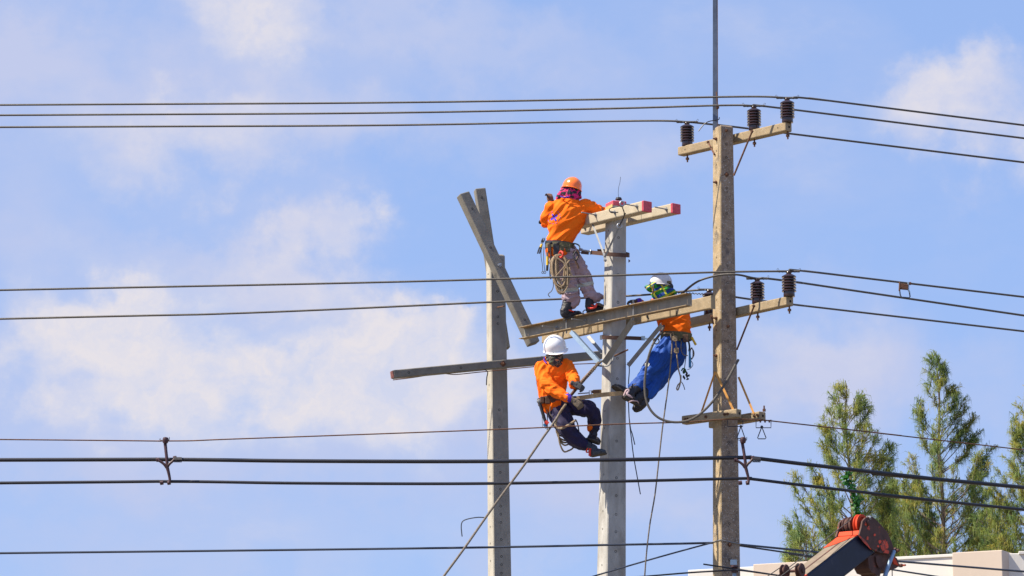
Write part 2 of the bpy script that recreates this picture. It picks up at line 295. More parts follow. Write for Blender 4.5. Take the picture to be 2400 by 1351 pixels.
class MB:
    def __init__(s): s.v = []; s.f = []; s.mi = []
    def add(s, vs, fs, mi=0):
        o = len(s.v); s.v += [Vector(v) for v in vs]; s.f += [tuple(i + o for i in f) for f in fs]; s.mi += [mi] * len(fs); return s
    def hexa(s, c, mi=0):           # 8 corners: bottom 4 then top 4, same winding
        return s.add(c, [(0, 3, 2, 1), (4, 5, 6, 7), (0, 1, 5, 4), (1, 2, 6, 5), (2, 3, 7, 6), (3, 0, 4, 7)], mi)
    def obox(s, A, B, h, t, D=None, mi=0, off=0.0):
        """bar from A to B; front face centre line runs A-B, thickness t goes along D, height h across"""
        A, B = Vector(A), Vector(B); ax = (B - A).normalized()
        if D is None:
            D = Vector((-ax.y, ax.x, 0))
            if D.y < 0: D = -D
        D = (Vector(D) - ax * Vector(D).dot(ax)).normalized(); H = ax.cross(D).normalized()
        if H.z < 0: H = -H
        A = A + D * off; B = B + D * off
        c = [A - H * h / 2, B - H * h / 2, B - H * h / 2 + D * t, A - H * h / 2 + D * t]
        return s.hexa(c + [q + H * h for q in c], mi)
    def tube(s, pts, r, n=8, dense=0, cap=True, mi=0):
        """pts vectors; r number or list"""
        rr = r if isinstance(r, (list, tuple)) else [r] * len(pts)
        if dense:
            q = cr([tuple(p) + (a,) for p, a in zip(pts, rr)], dense); pts = [Vector(a[:3]) for a in q]; rr = [a[3] for a in q]
        pts = [Vector(p) for p in pts]; o = len(s.v); side = None
        for i, p in enumerate(pts):
            tg = (pts[min(i + 1, len(pts) - 1)] - pts[max(i - 1, 0)])
            if tg.length < 1e-9: tg = Vector((0, 0, 1))
            tg.normalize()
            if side is None: side = tg.orthogonal().normalized()
            else:
                side = side - tg * side.dot(tg)
                side = side.normalized() if side.length > 1e-6 else tg.orthogonal().normalized()
            up = tg.cross(side)
            for k in range(n):
                a = 2 * math.pi * k / n; s.v.append(p + (side * math.cos(a) + up * math.sin(a)) * rr[i])
        for i in range(len(pts) - 1):
            for k in range(n):
                a, b = o + i * n + k, o + i * n + (k + 1) % n
                s.f.append((a, b, b + n, a + n)); s.mi.append(mi)
        if cap:
            s.f.append(tuple(o + k for k in reversed(range(n)))); s.mi.append(mi)
            e = o + (len(pts) - 1) * n; s.f.append(tuple(e + k for k in range(n))); s.mi.append(mi)
        return s
    def lathe(s, prof, o=(0, 0, 0), ax=(0, 0, 1), n=20, mi=0):
        """prof [(r, h)] around axis"""
        ax = Vector(ax).normalized(); x = ax.orthogonal().normalized(); y = ax.cross(x); o = Vector(o); b = len(s.v)
        for r, h in prof:
            for k in range(n):
                a = 2 * math.pi * k / n; s.v.append(o + ax * h + (x * math.cos(a) + y * math.sin(a)) * max(r, 1e-5))
        for i in range(len(prof) - 1):
            for k in range(n):
                a, c = b + i * n + k, b + i * n + (k + 1) % n
                s.f.append((a, c, c + n, a + n)); s.mi.append(mi)
        s.f.append(tuple(b + k for k in reversed(range(n)))); s.mi.append(mi)
        e = b + (len(prof) - 1) * n; s.f.append(tuple(e + k for k in range(n))); s.mi.append(mi)
        return s
    def poly(s, pts, th, mi=0):
        """planar polygon of world points extruded by vector th"""
        n = len(pts); th = Vector(th); vs = [Vector(p) for p in pts]; vs += [p + th for p in vs]
        fs = [tuple(range(n)), tuple(reversed(range(n, 2 * n)))] + [(i, i + n, (i + 1) % n + n, (i + 1) % n) for i in range(n)]
        return s.add(vs, fs, mi)
    def build(s, name, m, parent=None, smooth=False, bevel=0.0, kind=None, label=None):
        org = ORG.get(root_of(parent).name, Vector()) if parent else Vector()
        me = bpy.data.meshes.new(name); me.from_pydata([tuple(v - org) for v in s.v], [], s.f)
        ms = m if isinstance(m, (list, tuple)) else [m]
        for x in ms: me.materials.append(M[x] if isinstance(x, str) else x)
        if len(ms) > 1:
            me.polygons.foreach_set('material_index', s.mi)
        bm = bmesh.new(); bm.from_mesh(me); bmesh.ops.recalc_face_normals(bm, faces=bm.faces); bm.to_mesh(me); bm.free()
        if smooth:
            me.polygons.foreach_set('use_smooth', [True] * len(me.polygons))
            try: me.set_sharp_from_angle(angle=R(42))
            except Exception: pass
        o = bpy.data.objects.new(name, me); COL.objects.link(o)
        if parent: o.parent = parent
        if bevel:
            b = o.modifiers.new('bevel', 'BEVEL'); b.width = bevel; b.segments = 2; b.limit_method = 'ANGLE'; b.angle_limit = R(40)
        if kind: o['kind'] = kind
        if label: o['label'] = label
        return o
ORG = {}
def root_of(o):
    while o.parent: o = o.parent
    return o
def thing(name, label, cat, loc, group=None):
    o = bpy.data.objects.new(name, None); COL.objects.link(o); o.location = loc; o['label'] = label; o['category'] = cat
    o.empty_display_size = .1
    if group: o['group'] = group
    ORG[o.name] = Vector(loc); return o
def tag(o, label, cat, group=None):
    o['label'] = label; o['category'] = cat
    if group: o['group'] = group
    return o
def copy_tree(o, loc, label, group=None):
    c = o.copy(); COL.objects.link(c); c.location = loc; c['label'] = label; ORG[c.name] = Vector(loc)
    if group: c['group'] = group
    for ch in list(o.children):
        d = ch.copy(); COL.objects.link(d); d.parent = c
        for g in list(ch.children):
            e = g.copy(); COL.objects.link(e); e.parent = d
    return c
def cable(name, pts, rpx, m, label, cat='cable', group=None, n=8, dense=8):
    """pts: (px, py, Y[, rpx])"""
    w = [P(p[0], p[1], p[2]) for p in pts]; rs = [(p[3] if len(p) > 3 else rpx) * U * (p[2] / 40) for p in pts]
    o = MB().tube(w, rs, n, dense=dense).build(name, m, smooth=True)
    return tag(o, label, cat, group)
# ------------------------------------------------------------------ setting
def plane(name, x0, x1, y0, y1, z, m, kind='structure'):
    o = MB().add([(x0, y0, z), (x1, y0, z), (x1, y1, z), (x0, y1, z)], [(0, 1, 2, 3)]).build(name, m); o['kind'] = kind; return o
plane('ground', -900, 900, -300, 2500, 0, 'ground')
plane('road', -300, 300, 26, 36, .004, 'asphalt')
for y0, n in ((25.8, 'kerb'), (36.0, 'kerb')):
    k = MB().hexa([Vector(p) for p in ((-300, y0, -.05), (300, y0, -.05), (300, y0 + .2, -.05), (-300, y0 + .2, -.05), (-300, y0, .13), (300, y0, .13), (300, y0 + .2, .13), (-300, y0 + .2, .13))]).build(n, 'kerb'); k['kind'] = 'structure'
q = MB()
for i in range(-20, 21): q.add([(i * 8 - 1.5, 30.93, .008), (i * 8 + 1.5, 30.93, .008), (i * 8 + 1.5, 31.07, .008), (i * 8 - 1.5, 31.07, .008)], [(0, 1, 2, 3)])
k = q.build('road_marking', 'line_paint'); k['kind'] = 'structure'

# building whose parapet shows at lower right
YB = 72.0
def building():
    a = P(1612, 1344, YB - 2); b = P(2108, 1311, YB); ztop = b.z
    t = thing('building', 'long white rendered building with beige blocks in its parapet, behind the crane boom', 'building', (P(2000, 1330, YB).x, YB, 0))
    def x_at(px, Y): return P(px, 1320, Y).x
    z1 = P(2330, 1295, YB - 2).z; k_ = Vector(PZ(2330, 1295, z1)); k_.z = 0      # the corner where the facade turns
    sl = R(27); ux1 = Vector((math.cos(sl), -math.sin(sl), 0)); uy1 = Vector((math.sin(sl), math.cos(sl), 0))
    sl = R(7); ux2 = Vector((math.cos(sl), -math.sin(sl), 0)); uy2 = Vector((math.sin(sl), math.cos(sl), 0)); o = k_
    def seg(name, u0, u1, front, depth, top, m, bev=.015, base=0.0, right=False):
        ux, uy = (ux2, uy2) if right else (ux1, uy1)
        c = [o + ux * u0 + uy * front, o + ux * u1 + uy * front, o + ux * u1 + uy * (front + depth), o + ux * u0 + uy * (front + depth)]
        for q_ in c: q_.z = base
        return MB().hexa(c + [q_ + Vector((0, 0, top - base)) for q_ in c]).build(name, m, t, bevel=bev)
    def u_of(px):  # u where facade plane projects to px
        lo, hi = -30, 12
        for _ in range(50):
            m_ = (lo + hi) / 2
            p_ = o + (ux1 if m_ < 0 else ux2) * m_; p_.z = z1
            if proj(p_)[0] < px: lo = m_
            else: hi = m_
        return lo
    u = [u_of(v) for v in (1612, 1780, 1960, 2112, 2243, 2327, 2362, 2400)]
    seg('wall', u[0], -.001, 0, 6, z1 - .02, 'wall_white'); seg('wall', .001, u[7] + 9, .01, 6, z1 - .025, 'wall_white', right=True)
    seg('beige_block', u[4], u[5] + .30, -.30, 1.2, z1 + .005, 'wall_beige')
    seg('beige_block', u[1], u[2], -.35, 1.2, z1 - .015, 'wall_beige')
    seg('coping', u[2] + .02, u[4] - .02, -.03, .25, z1 + .015, 'wall_white', .01, z1 - .05)
    seg('coping', .5, u[7] + 9, -.03, .25, z1 + .015, 'wall_white', .01, z1 - .05, right=True)
    for k in range(6):      # windows of the storeys below the parapet
        for zz in (1.2, 4.6):
            w0 = u[0] + .8 + k * 2.6
            f = seg('window', w0, w0 + 1.5, -.04, .1, zz + 1.4, 'galv', .01, zz)
            c = [o + ux1 * (w0 + .08) + uy1 * -.055, o + ux1 * (w0 + 1.42) + uy1 * -.055, o + ux1 * (w0 + 1.42) + uy1 * -.02, o + ux1 * (w0 + .08) + uy1 * -.02]
            for q_ in c: q_.z = zz + .08
            MB().hexa(c + [q_ + Vector((0, 0, 1.24)) for q_ in c]).build('pane', 'glass', f)
building()

# ------------------------------------------------------------------ casuarina trees
def smoothstep(x): x = max(0, min(1, x)); return x * x * (3 - 2 * x)
def casuarina(base_px, top_px, Y, prof, label, seed, dens=1.0, tone=1.0, sparse_low=0.0, lean=0.0):
    """prof: [(py, left px, right px)] outline of the crown"""
    rng = np.random.default_rng(seed); rnd = random.Random(seed)
    top = P(*top_px, Y); bx = P(base_px, 1300, Y).x
    t = thing('casuarina_tree', label, 'tree', (bx, Y, 0), 'casuarina trees behind the building')
    tr = MB(); H = top.z
    trunk = [Vector((bx + (top.x - bx) * (k / 14) + rnd.uniform(-.05, .05), Y + rnd.uniform(-.05, .05), H * k / 14)) for k in range(15)]
    trunk[-1] = top
    tr.tube(trunk, [.105 * (1 - k / 14) ** .8 + .01 for k in range(15)], 8, dense=4)
    mpp = (Y / 40) * U
    def halfw(py):
        ys = [p_[0] for p_ in prof]
        l = np.interp(py, ys, [p_[1] for p_ in prof]); r = np.interp(py, ys, [p_[2] for p_ in prof]); return l, r
    V = []; F = 0
    strands = []   # (root, dir, len)
    ylo, yhi = prof[0][0], prof[-1][0]
    nb = int(64 * dens)
    for i in range(nb):
        f = (i + rnd.random()) / nb
        py = ylo + (yhi - ylo) * f ** .85           # tip height in picture
        l, r = halfw(py); az = rnd.uniform(0, 2 * math.pi) if i % 3 else (0 if rnd.random() < .5 else math.pi)
        cx = np.interp(py, [top_px[1], 1300], [top_px[0], base_px])
        reach = ((r - cx) if math.cos(az) > 0 else (cx - l)) * mpp
        reach = max(.15, reach) * rnd.uniform(.72, 1.06) * (1 if abs(math.cos(az)) > .5 else .85)
        tip = P(cx, py, Y); tip = Vector((tip.x, Y, tip.z))
        rise = reach * rnd.uniform(.75, 1.35) + .15
        tipp = tip + Vector((math.cos(az) * reach, math.sin(az) * reach, 0))
        zb = max(tip.z - rise, 2.0); kk = zb / H * 14; k0 = int(min(13, kk)); root = trunk[k0].lerp(trunk[k0 + 1], kk - k0)
        mid = root.lerp(tipp, .5) + Vector((math.cos(az), math.sin(az), 0)) * reach * .1 + Vector((rnd.uniform(-.1, .1), rnd.uniform(-.1, .1), -.04 * reach + rnd.uniform(-.05, .05)))
        pts = [Vector(q_[:3]) for q_ in cr([root, mid, tipp], 7)]
        tr.tube(pts, [.015 * (1 - k / (len(pts))) * min(1, reach / 1.2) + .004 for k in range(len(pts))], 5)
        nspr = int((7 + reach * 13) * dens * (1 - sparse_low * rnd.random() * f))
        for s_ in range(nspr):
            tt = min(1.0, rnd.uniform(.18, 1.04) ** .75)
            k = tt * (len(pts) - 1); a = int(min(len(pts) - 2, k)); p = pts[a].lerp(pts[a + 1], k - a)
            d = (pts[a + 1] - pts[a]).normalized(); d.z += .15
            # a small side twig
            sd = Vector((rnd.gauss(0, 1), rnd.gauss(0, 1), rnd.gauss(.2, .5))).normalized() * .9 + d * 1.0
            tl = rnd.uniform(.1, .34) * (1.2 - .5 * tt); e = p + sd.normalized() * tl + Vector((0, 0, .02))
            if rnd.random() < .5: tr.tube([p, p.lerp(e, .6) + Vector((0, 0, .02)), e], [.006, .005, .003], 3, cap=False)
            nst = rnd.randint(9, 17)
            for _ in range(nst):
                q_ = rnd.random(); st = p.lerp(e, q_)
                strands.append((*st, *(d * .5 + sd * .35 + Vector((rnd.gauss(0, .45), rnd.gauss(0, .45), rnd.gauss(.05, .35)))), rnd.uniform(.2, .5)))
    # leader sprays
    for _ in range(60):
        z = rnd.uniform(0, .9); st = top - Vector((0, 0, z)); strands.append((*st, rnd.gauss(0, .3), rnd.gauss(0, .3), rnd.uniform(.5, 1.2), rnd.uniform(.12, .25)))
    A = np.array(strands); n = len(A); p0 = A[:, :3]; d = A[:, 3:6]; d /= np.linalg.norm(d, axis=1)[:, None] + 1e-9; L = A[:, 6:7]
    dr = rng.uniform(.42, 1.08, size=(n, 1)); p1 = p0 + d * L * .32 + np.array([0, 0, -.08]) * L; p2 = p1 + (d * (1.1 - dr) * .8 + np.array([0, 0, -1.0]) * dr) * L * .6
    side = np.cross(d, rng.normal(size=(n, 3))); side /= np.linalg.norm(side, axis=1)[:, None] + 1e-9
    w = rng.uniform(.0036, .0068, size=(n, 1))
    vs = np.stack([p0 - side * w * .7, p0 + side * w * .7, p1 + side * w, p1 - side * w, p2], 1).reshape(-1, 3) - np.array([bx, Y, 0])
    me = bpy.data.meshes.new('crown'); b = np.arange(n) * 5
    loops = np.stack([b, b + 1, b + 2, b + 3, b + 3, b + 2, b + 4], 1).reshape(-1)
    me.vertices.add(n * 5); me.vertices.foreach_set('co', vs.reshape(-1).astype(np.float32)); me.loops.add(n * 7); me.loops.foreach_set('vertex_index', loops.astype(np.int32))
    me.polygons.add(n * 2); me.polygons.foreach_set('loop_start', np.stack([np.arange(n) * 7, np.arange(n) * 7 + 4], 1).reshape(-1).astype(np.int32)); me.polygons.foreach_set('loop_total', np.tile(np.array([4, 3], np.int32), n))
    me.update(); me.validate(); me.materials.append(M['needles'])
    o = bpy.data.objects.new('crown', me); COL.objects.link(o); o.parent = t
    tr.build('trunk', 'bark', t, smooth=True)
    return t
casuarina(2224, (2194, 832), 80, [(832, 2186, 2200), (900, 2180, 2222), (950, 2150, 2262), (1020, 2140, 2290), (1080, 2110, 2335), (1130, 2105, 2335), (1200, 2090, 2330), (1310, 2070, 2310)],
          'tallest casuarina tree, straight dark trunk, above the white parapet between two lower trees', 3, 1.28)
casuarina(2014, (1984, 902), 76, [(902, 1978, 1992), (950, 1935, 2030), (1020, 1915, 2070), (1075, 1905, 2082), (1130, 1865, 2080), (1190, 1840, 2090), (1300, 1840, 2110), (1370, 1830, 2130)],
          'leftmost casuarina tree with bare lower twigs, directly behind the crane boom head', 5, 1.38, sparse_low=.2)
casuarina(2445, (2440, 895), 78, [(895, 2430, 2450), (950, 2388, 2480), (1040, 2375, 2500), (1120, 2345, 2520), (1200, 2300, 2530), (1320, 2290, 2540)],
          'casuarina tree cut by the right edge of the view, above the parapet end', 11, 1.35)
casuarina(2120, (2118, 1120), 84, [(1120, 2095, 2140), (1170, 2060, 2180), (1230, 2050, 2200), (1330, 2040, 2210)],
          'low olive green casuarina filling the gap between the leftmost and tallest trees', 17, 1.3)
casuarina(2330, (2330, 1180), 83, [(1180, 2310, 2350), (1230, 2280, 2380), (1330, 2270, 2400)],
          'low casuarina top between the tallest tree and the tree at the right edge', 23, .8)
casuarina(1862, (1890, 1235), 74, [(1235, 1880, 1898), (1275, 1850, 1920), (1350, 1840, 1940)],
          'small casuarina sprig rising left of the crane boom behind the two pulleys', 29, .6)
# bright green climber in the leftmost tree
vb = MB(); rnd = random.Random(4)
vp = [(1990, 1108), (1982, 1125), (1996, 1140), (2003, 1165), (2010, 1178), (2008, 1200), (2016, 1215)]
vw = [Vector(q_[:3]) for q_ in cr([P(a, b_, 74.5) for a, b_ in vp], 8)]
for p in vw:
    for _ in range(5):
        c = p + Vector((rnd.gauss(0, .045), rnd.gauss(0, .05), rnd.gauss(0, .045))); a = Vector((rnd.gauss(0, 1), rnd.gauss(0, 1), rnd.gauss(0, 1))).normalized() * .055
        s_ = a.orthogonal().normalized() * .04; nn = a.cross(s_).normalized() * .012
        vb.add([c - a, c - s_ + nn, c + a, c + s_ + nn, c], [(0, 1, 4), (1, 2, 4), (2, 3, 4), (3, 0, 4)])
vo = vb.build('climbing_vine', 'vine'); tag(vo, 'bright green leafy vine hanging in the leftmost tree above the crane head', 'vine'); vo['kind'] = 'thing'

# ------------------------------------------------------------------ poles
HOLE = None
def hole_mesh(r=.012):
    global HOLE
    if HOLE is None:
        m = MB().lathe([(r, -.004), (r, 0), (r * .75, .0012), (r * .7, -.003)], n=10)
        me = bpy.data.meshes.new('bolt_hole'); me.from_pydata([tuple(v) for v in m.v], [], m.f); me.materials.append(M['hole']); HOLE = me
    return HOLE
def add_hole(parent, p, n, scale=1.0):
    o = bpy.data.objects.new('bolt_hole', hole_mesh()); COL.objects.link(o); o.parent = parent
    org = ORG[root_of(parent).name]; o.location = Vector(p) - org; o.rotation_euler = Vector(n).to_track_quat('Z', 'Y').to_euler(); o.scale = (scale * 1.3,) * 3
    return o
def pole(label, rows, Y, alpha, m_wide, m_narrow, holes_w, holes_n, group, topm=None, vis_bottom=1351):
    """rows: two of (py, x left, x edge, x right)"""
    a = R(alpha); u = Vector((math.cos(a), math.sin(a), 0)); v = Vector((-math.sin(a), math.cos(a), 0))
    def ring(py, xl, xe, xr):
        E = P(xe, py, Y)
        k = U * Y / 40
        return E, (xr - xe) * k / math.cos(a), (xe - xl) * k / math.sin(a)
    r0, r1 = ring(*rows[0]), ring(*rows[1])
    E0, E1 = r0[0], r1[0]
    def at(z):
        t = (E0.z - z) / (E0.z - E1.z); E = E0 + (E1 - E0) * t; w = r0[1] + (r1[1] - r0[1]) * t; d = r0[2] + (r1[2] - r0[2]) * t
        return E, w, d
    zs = [E0.z - (E0.z + .4) * k / 24 for k in range(25)]
    root = thing('utility_pole', label, 'utility pole', (at(0)[0].x, Y, 0), group)
    b = MB(); c = .012
    for i, z in enumerate(zs):
        E, w, d = at(z)
        dn = 0.0
        cs = [E + u * c, E + u * (w - c), E + u * w + v * c, E + u * w + v * (d - c), E + u * (w - c) + v * d, E + u * c + v * d, E + v * (d - c), E + v * c]
        b.v += cs
    for i in range(24):
        for k in range(8):
            p_, q_ = i * 8 + k, i * 8 + (k + 1) % 8
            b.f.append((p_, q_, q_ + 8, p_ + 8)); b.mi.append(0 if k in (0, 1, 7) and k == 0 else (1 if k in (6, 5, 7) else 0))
    # rounded top
    E, w, d = at(zs[0]); cen = E + u * w / 2 + v * d / 2; o = len(b.v)
    for s_, dz in ((.93, .012), (.8, .02)): b.v += [cen + (q_ - cen) * s_ + Vector((0, 0, dz)) for q_ in b.v[:8]]
    for lv, base in ((0, 0), (1, o)):
        for k in range(8): b.f.append((base + k, base + (k + 1) % 8, o + lv * 8 + (k + 1) % 8, o + lv * 8 + k)); b.mi.append(0)
    b.f.append(tuple(o + 8 + k for k in range(8))); b.mi.append(0)
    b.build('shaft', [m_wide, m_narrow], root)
    nw = Vector((math.sin(a), -math.cos(a), 0)); nn = -u
    def z_of(py): return P(rows[0][2], py, Y).z
    for py in holes_w:
        E, w, d = at(z_of(py)); add_hole(root, E + u * w * .45 + nw * .001, nw)
    for py in holes_n:
        E, w, d = at(z_of(py)); add_hole(root, E + v * d * .5 + nn * .001, nn, .8)
    root['_'] = 0; del root['_']
    POLEF[root.name] = (at, u, v, nw, nn, z_of)
    return root
POLEF = {}
YR, YC, YL = 40.0, 40.05, 42.5
rp = pole('weathered brown concrete pole with white aggregate, tallest, carrying the insulators at right', [(296, 1672, 1688, 1720), (1351, 1672.5, 1689.5, 1736.5)], YR, 22, 'aggregate', 'old_concrete_lit',
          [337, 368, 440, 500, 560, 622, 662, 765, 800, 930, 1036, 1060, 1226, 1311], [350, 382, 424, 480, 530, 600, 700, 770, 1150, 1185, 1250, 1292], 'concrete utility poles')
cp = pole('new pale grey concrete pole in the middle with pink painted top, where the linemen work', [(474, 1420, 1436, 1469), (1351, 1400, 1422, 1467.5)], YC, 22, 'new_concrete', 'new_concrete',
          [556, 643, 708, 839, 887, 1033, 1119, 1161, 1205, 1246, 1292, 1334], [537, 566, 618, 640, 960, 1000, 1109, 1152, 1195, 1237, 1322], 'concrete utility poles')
lp = pole('slender grey concrete pole at left with a loose beam crossing its top', [(598, 1138.5, 1149, 1184), (1351, 1143, 1157, 1198.5)], YL, 20, 'grey_concrete', 'sunlit_concrete',
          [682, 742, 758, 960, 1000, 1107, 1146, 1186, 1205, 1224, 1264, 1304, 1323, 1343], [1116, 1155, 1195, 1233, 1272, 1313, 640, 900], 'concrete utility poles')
# pink band and stained chamfer on top of the new pole
at, u, v, nw, nn, z_of = POLEF[cp.name]
E, w, d = at(z_of(474)); b = MB(); g = .002
top = E.z + .021
c4 = [E - u * g - v * g, E + u * (w + g) - v * g, E + u * (w + g) + v * (d + g), E - u * g + v * (d + g)]
lo = [q_ + Vector((0, 0, -.045)) for q_ in c4]; hi = [q_ + Vector((0, 0, .024)) for q_ in c4]
b.hexa(lo + hi).build('painted_cap', 'pink_paint', cp, bevel=.012)
E2, w2, d2 = at(z_of(484)); b = MB()
b.hexa([E2 - u * .004 + v * q_ + Vector((0, 0, zz)) + u * 0 for zz in (-.03, .03) for q_ in (0, d2)] [:0] or [E2 - u * .003 - Vector((0, 0, .05)), E2 - u * .001 - Vector((0, 0, .05)), E2 + v * d2 - u * .001 - Vector((0, 0, .05)), E2 + v * d2 - u * .003 - Vector((0, 0, .05)),
        E2 - u * .003 + Vector((0, 0, .03)), E2 - u * .001 + Vector((0, 0, .03)), E2 + v * d2 - u * .001 + Vector((0, 0, .03)), E2 + v * d2 - u * .003 + Vector((0, 0, .03))]).build('stained_patch', 'yellow_wood', cp)

def bolt_part(parent, p, n, L=.03, r=.012, m='rust', plate=.0, name='bolt'):
    b = MB(); n = Vector(n).normalized()
    if plate:
        x = n.orthogonal().normalized(); y = n.cross(x); cs = [Vector(p) + (x * a + y * c_) * plate for a, c_ in ((-1, -1), (1, -1), (1, 1), (-1, 1))]
        b.hexa(cs + [q_ + n * .006 for q_ in cs])
    b.lathe([(r * 1.6, 0), (r * 1.6, L * .45), (r * .8, L * .45), (r * .8, L)], p, n, 6)
    return b.build(name, m, parent)
at, u, v, nw, nn, z_of = POLEF[rp.name]
for py, k in ((305, 'rust'), (408, 'galv'), (764, 'rust'), (1276, 'rust')):
    E, w, d = at(z_of(py)); bolt_part(rp, E + u * w * .45, nw, .035, .012, k if k != 'galv' else 'rust', .022 if k != 'rust' or py == 1276 else 0)
for py in (322, 424, 743, 831):
    E, w, d = at(z_of(py)); bolt_part(rp, E + v * d * .45, nn, .05, .012)
# steel angle standing on the old pole top
E, w, d = at(z_of(300)); bs = MB()
A0 = P(1681, 300, 40.14); A1 = P(1680, -160, 40.14)
bs.obox(A0 + Vector((-.028, 0, -.03)), A1 + Vector((-.022, 0, 0)), .052, .005, D=(0, 1, 0))
bs.obox(A0 + Vector((.0, 0, -.03)), A1 + Vector((.0, 0, 0)), .005, .05, D=(0, 1, 0))
so = bs.build('steel_upright', 'mast'); tag(so, 'tall thin galvanised steel angle standing above the brown pole top', 'steel angle')
s2 = MB().obox(A0 + Vector((.006, -.003, -.03)), A1 + Vector((.006, -.003, 0)), .007, .05, D=(0, 1, 0)).build('rusty_edge', 'rust', None)
s2.parent = so
MB().tube([P(1679, 216, 40.1), P(1680, 232, 40.08), P(1683, 252, 40.1)], .007, 6).build('hook', 'rust', so)
MB().lathe([(.02, 0), (.02, .02), (.01, .02), (.01, .05)], P(1682, 253, 40.13), (0, -1, 0), 6).build('bolt', 'rust', so)
cable('tie_wire', [(1686, 276, 40.1), (1683, 281, 40.05), (1662, 285, 40), (1650, 292, 40), (1637, 308, 40)], 1.2, 'black_cable', 'short bent black wire end sticking out beside the brown pole top', 'wire')
# band and service insulator low on the old pole
b = MB(); E, w, d = at(z_of(1266)); g = .006
loop = [E - u * g - v * g, E + u * (w + g) - v * g - Vector((0, 0, .04)), E + u * (w + g) + v * (d + g) - Vector((0, 0, .03)), E - u * g + v * (d + g), E - u * g - v * g]
b.tube(loop, .006, 6).build('wire_band', 'galv', rp)

# ------------------------------------------------------------------ cross-arms
class Beam: pass
def beam(name, label, cat, L, Rr, hpx, t, m, YR_=None, YL_=None, D=None, group=None, bev=.012, ends=None):
    """L, Rr photo pixels of the front face centre line; level when only YR_ is given"""
    b = Beam(); B = P(*Rr, YR_); A = P(*L, YL_) if YL_ else PZ(*L, B.z)
    b.A, b.B, b.h, b.t = A, B, hpx * U * ((A.y + B.y) / 80), t
    ax = (B - A).normalized(); b.ax = ax
    if D is None:
        D = Vector((-ax.y, ax.x, 0)); D = D if D.y > 0 else -D
    b.D = (Vector(D) - ax * Vector(D).dot(ax)).normalized(); b.H = ax.cross(b.D).normalized()
    if b.H.z < 0: b.H = -b.H
    b.o = thing(name, label, cat, (A + B) / 2, group)
    if m: MB().obox(A, B, b.h, t, b.D).build('bar', m, b.o, bevel=bev)
    def at_(px):
        lo, hi = -.5, 1.5
        for _ in range(40):
            k = (lo + hi) / 2
            if proj(A.lerp(B, k))[0] < px: lo = k
            else: hi = k
        return A.lerp(B, lo)
    b.at = at_
    return b
G1 = 'concrete cross-arms'
armT = beam('crossarm', 'sandy concrete cross-arm at the top of the brown pole carrying three brown insulators', 'cross-arm', (1588, 355), (1841, 296), 21, .115, 'tan_concrete', 39.58, group=G1)
armM = beam('crossarm', 'sandy concrete cross-arm at mid height of the brown pole, level with the steel platform beam', 'cross-arm', (1588, 761), (1843, 705), 21, .115, 'tan_concrete', 39.43, group=G1)
armF = beam('crossarm', 'short sandy concrete cross-arm bolted in front of the brown pole above the low cables', 'cross-arm', (1597, 985), (1726, 968), 20, .1, 'tan_concrete', 39.72, group=G1)
armB = beam('crossarm', 'short sandy concrete cross-arm bolted behind the brown pole with wire stirrups at its right end', 'cross-arm', (1660, 994), (1779, 974), 20, .115, 'tan_concrete', 39.98, group=G1)
for a_ in (armT, armM, armF, armB):
    p_ = a_.B + a_.D * (a_.t * .55) + a_.ax * .0012
    MB().lathe([(.016, -.01), (.016, .0005), (.012, .0008)], p_, a_.ax, 12).build('end_hole', 'hole', a_.o)
    for px in (0.07, 0.93) if a_ in (armT, armM) else (.2,):
        add_hole(a_.o, a_.A.lerp(a_.B, px) - a_.D * .001, -a_.D, .7)
for a_, pxs in ((armF, (1607, 1612, 1655, 1699, 1706)), (armB, (1769, 1777))):
    for px in pxs:
        bolt_part(a_.o, a_.at(px) - a_.D * .0, -a_.D, .03, .011)
# rust rods and orange braces of the old arms
def rod(name, parent, a, b_, r, m, flat=None):
    return MB().tube([a, b_], r, 8).build(name, m, parent, smooth=True) if not flat else MB().obox(a, b_, flat[0], flat[1], D=(0, 1, 0)).build(name, m, parent)
rod('brace', armT.o, P(1763, 308, 39.85), P(1720, 412, 40.02), .011, 'rust'); bolt_part(armT.o, P(1763, 309, 39.9), (-.3, -1, 0), .05)
rod('brace', armT.o, P(1660, 334, 40.38), P(1674, 362, 40.12), .011, 'rust'); bolt_part(armT.o, P(1660, 334, 40.38), (-.3, -1, 0), .03)
rod('brace', armM.o, P(1768, 716, 39.66), P(1727, 820, 40.02), .011, 'rust'); bolt_part(armM.o, P(1767, 718, 39.68), (-.3, -1, 0), .04)
rod('brace', armM.o, P(1668, 742, 40.1), P(1672, 760, 40.08), .011, 'rust'); bolt_part(armM.o, P(1668, 742, 40.12), (-.3, -1, 0), .03)
rod('brace', armB.o, P(1676, 872, 39.98), P(1644, 967, 40.15), .008, 'orange_steel', (.022, .006))
rod('brace', armF.o, P(1677, 872, 39.93), P(1718, 960, 39.79), .008, 'orange_steel', (.026, .006))
rod('brace', armB.o, P(1731, 884, 40.2), P(1767, 970, 40.03), .008, 'orange_steel', (.024, .006))
MB().obox(P(1745, 971, 39.9), P(1778, 971, 39.9), .008, .008).build('tie_rod', 'rust', armB.o)
bolt_part(armB.o, P(1791, 965, 39.95), (0, 0, 1), .07, .012)
for px in (1782, 1793, 1803): bolt_part(armB.o, P(px, 985, 39.97), (0, 0, -1), .03, .012)
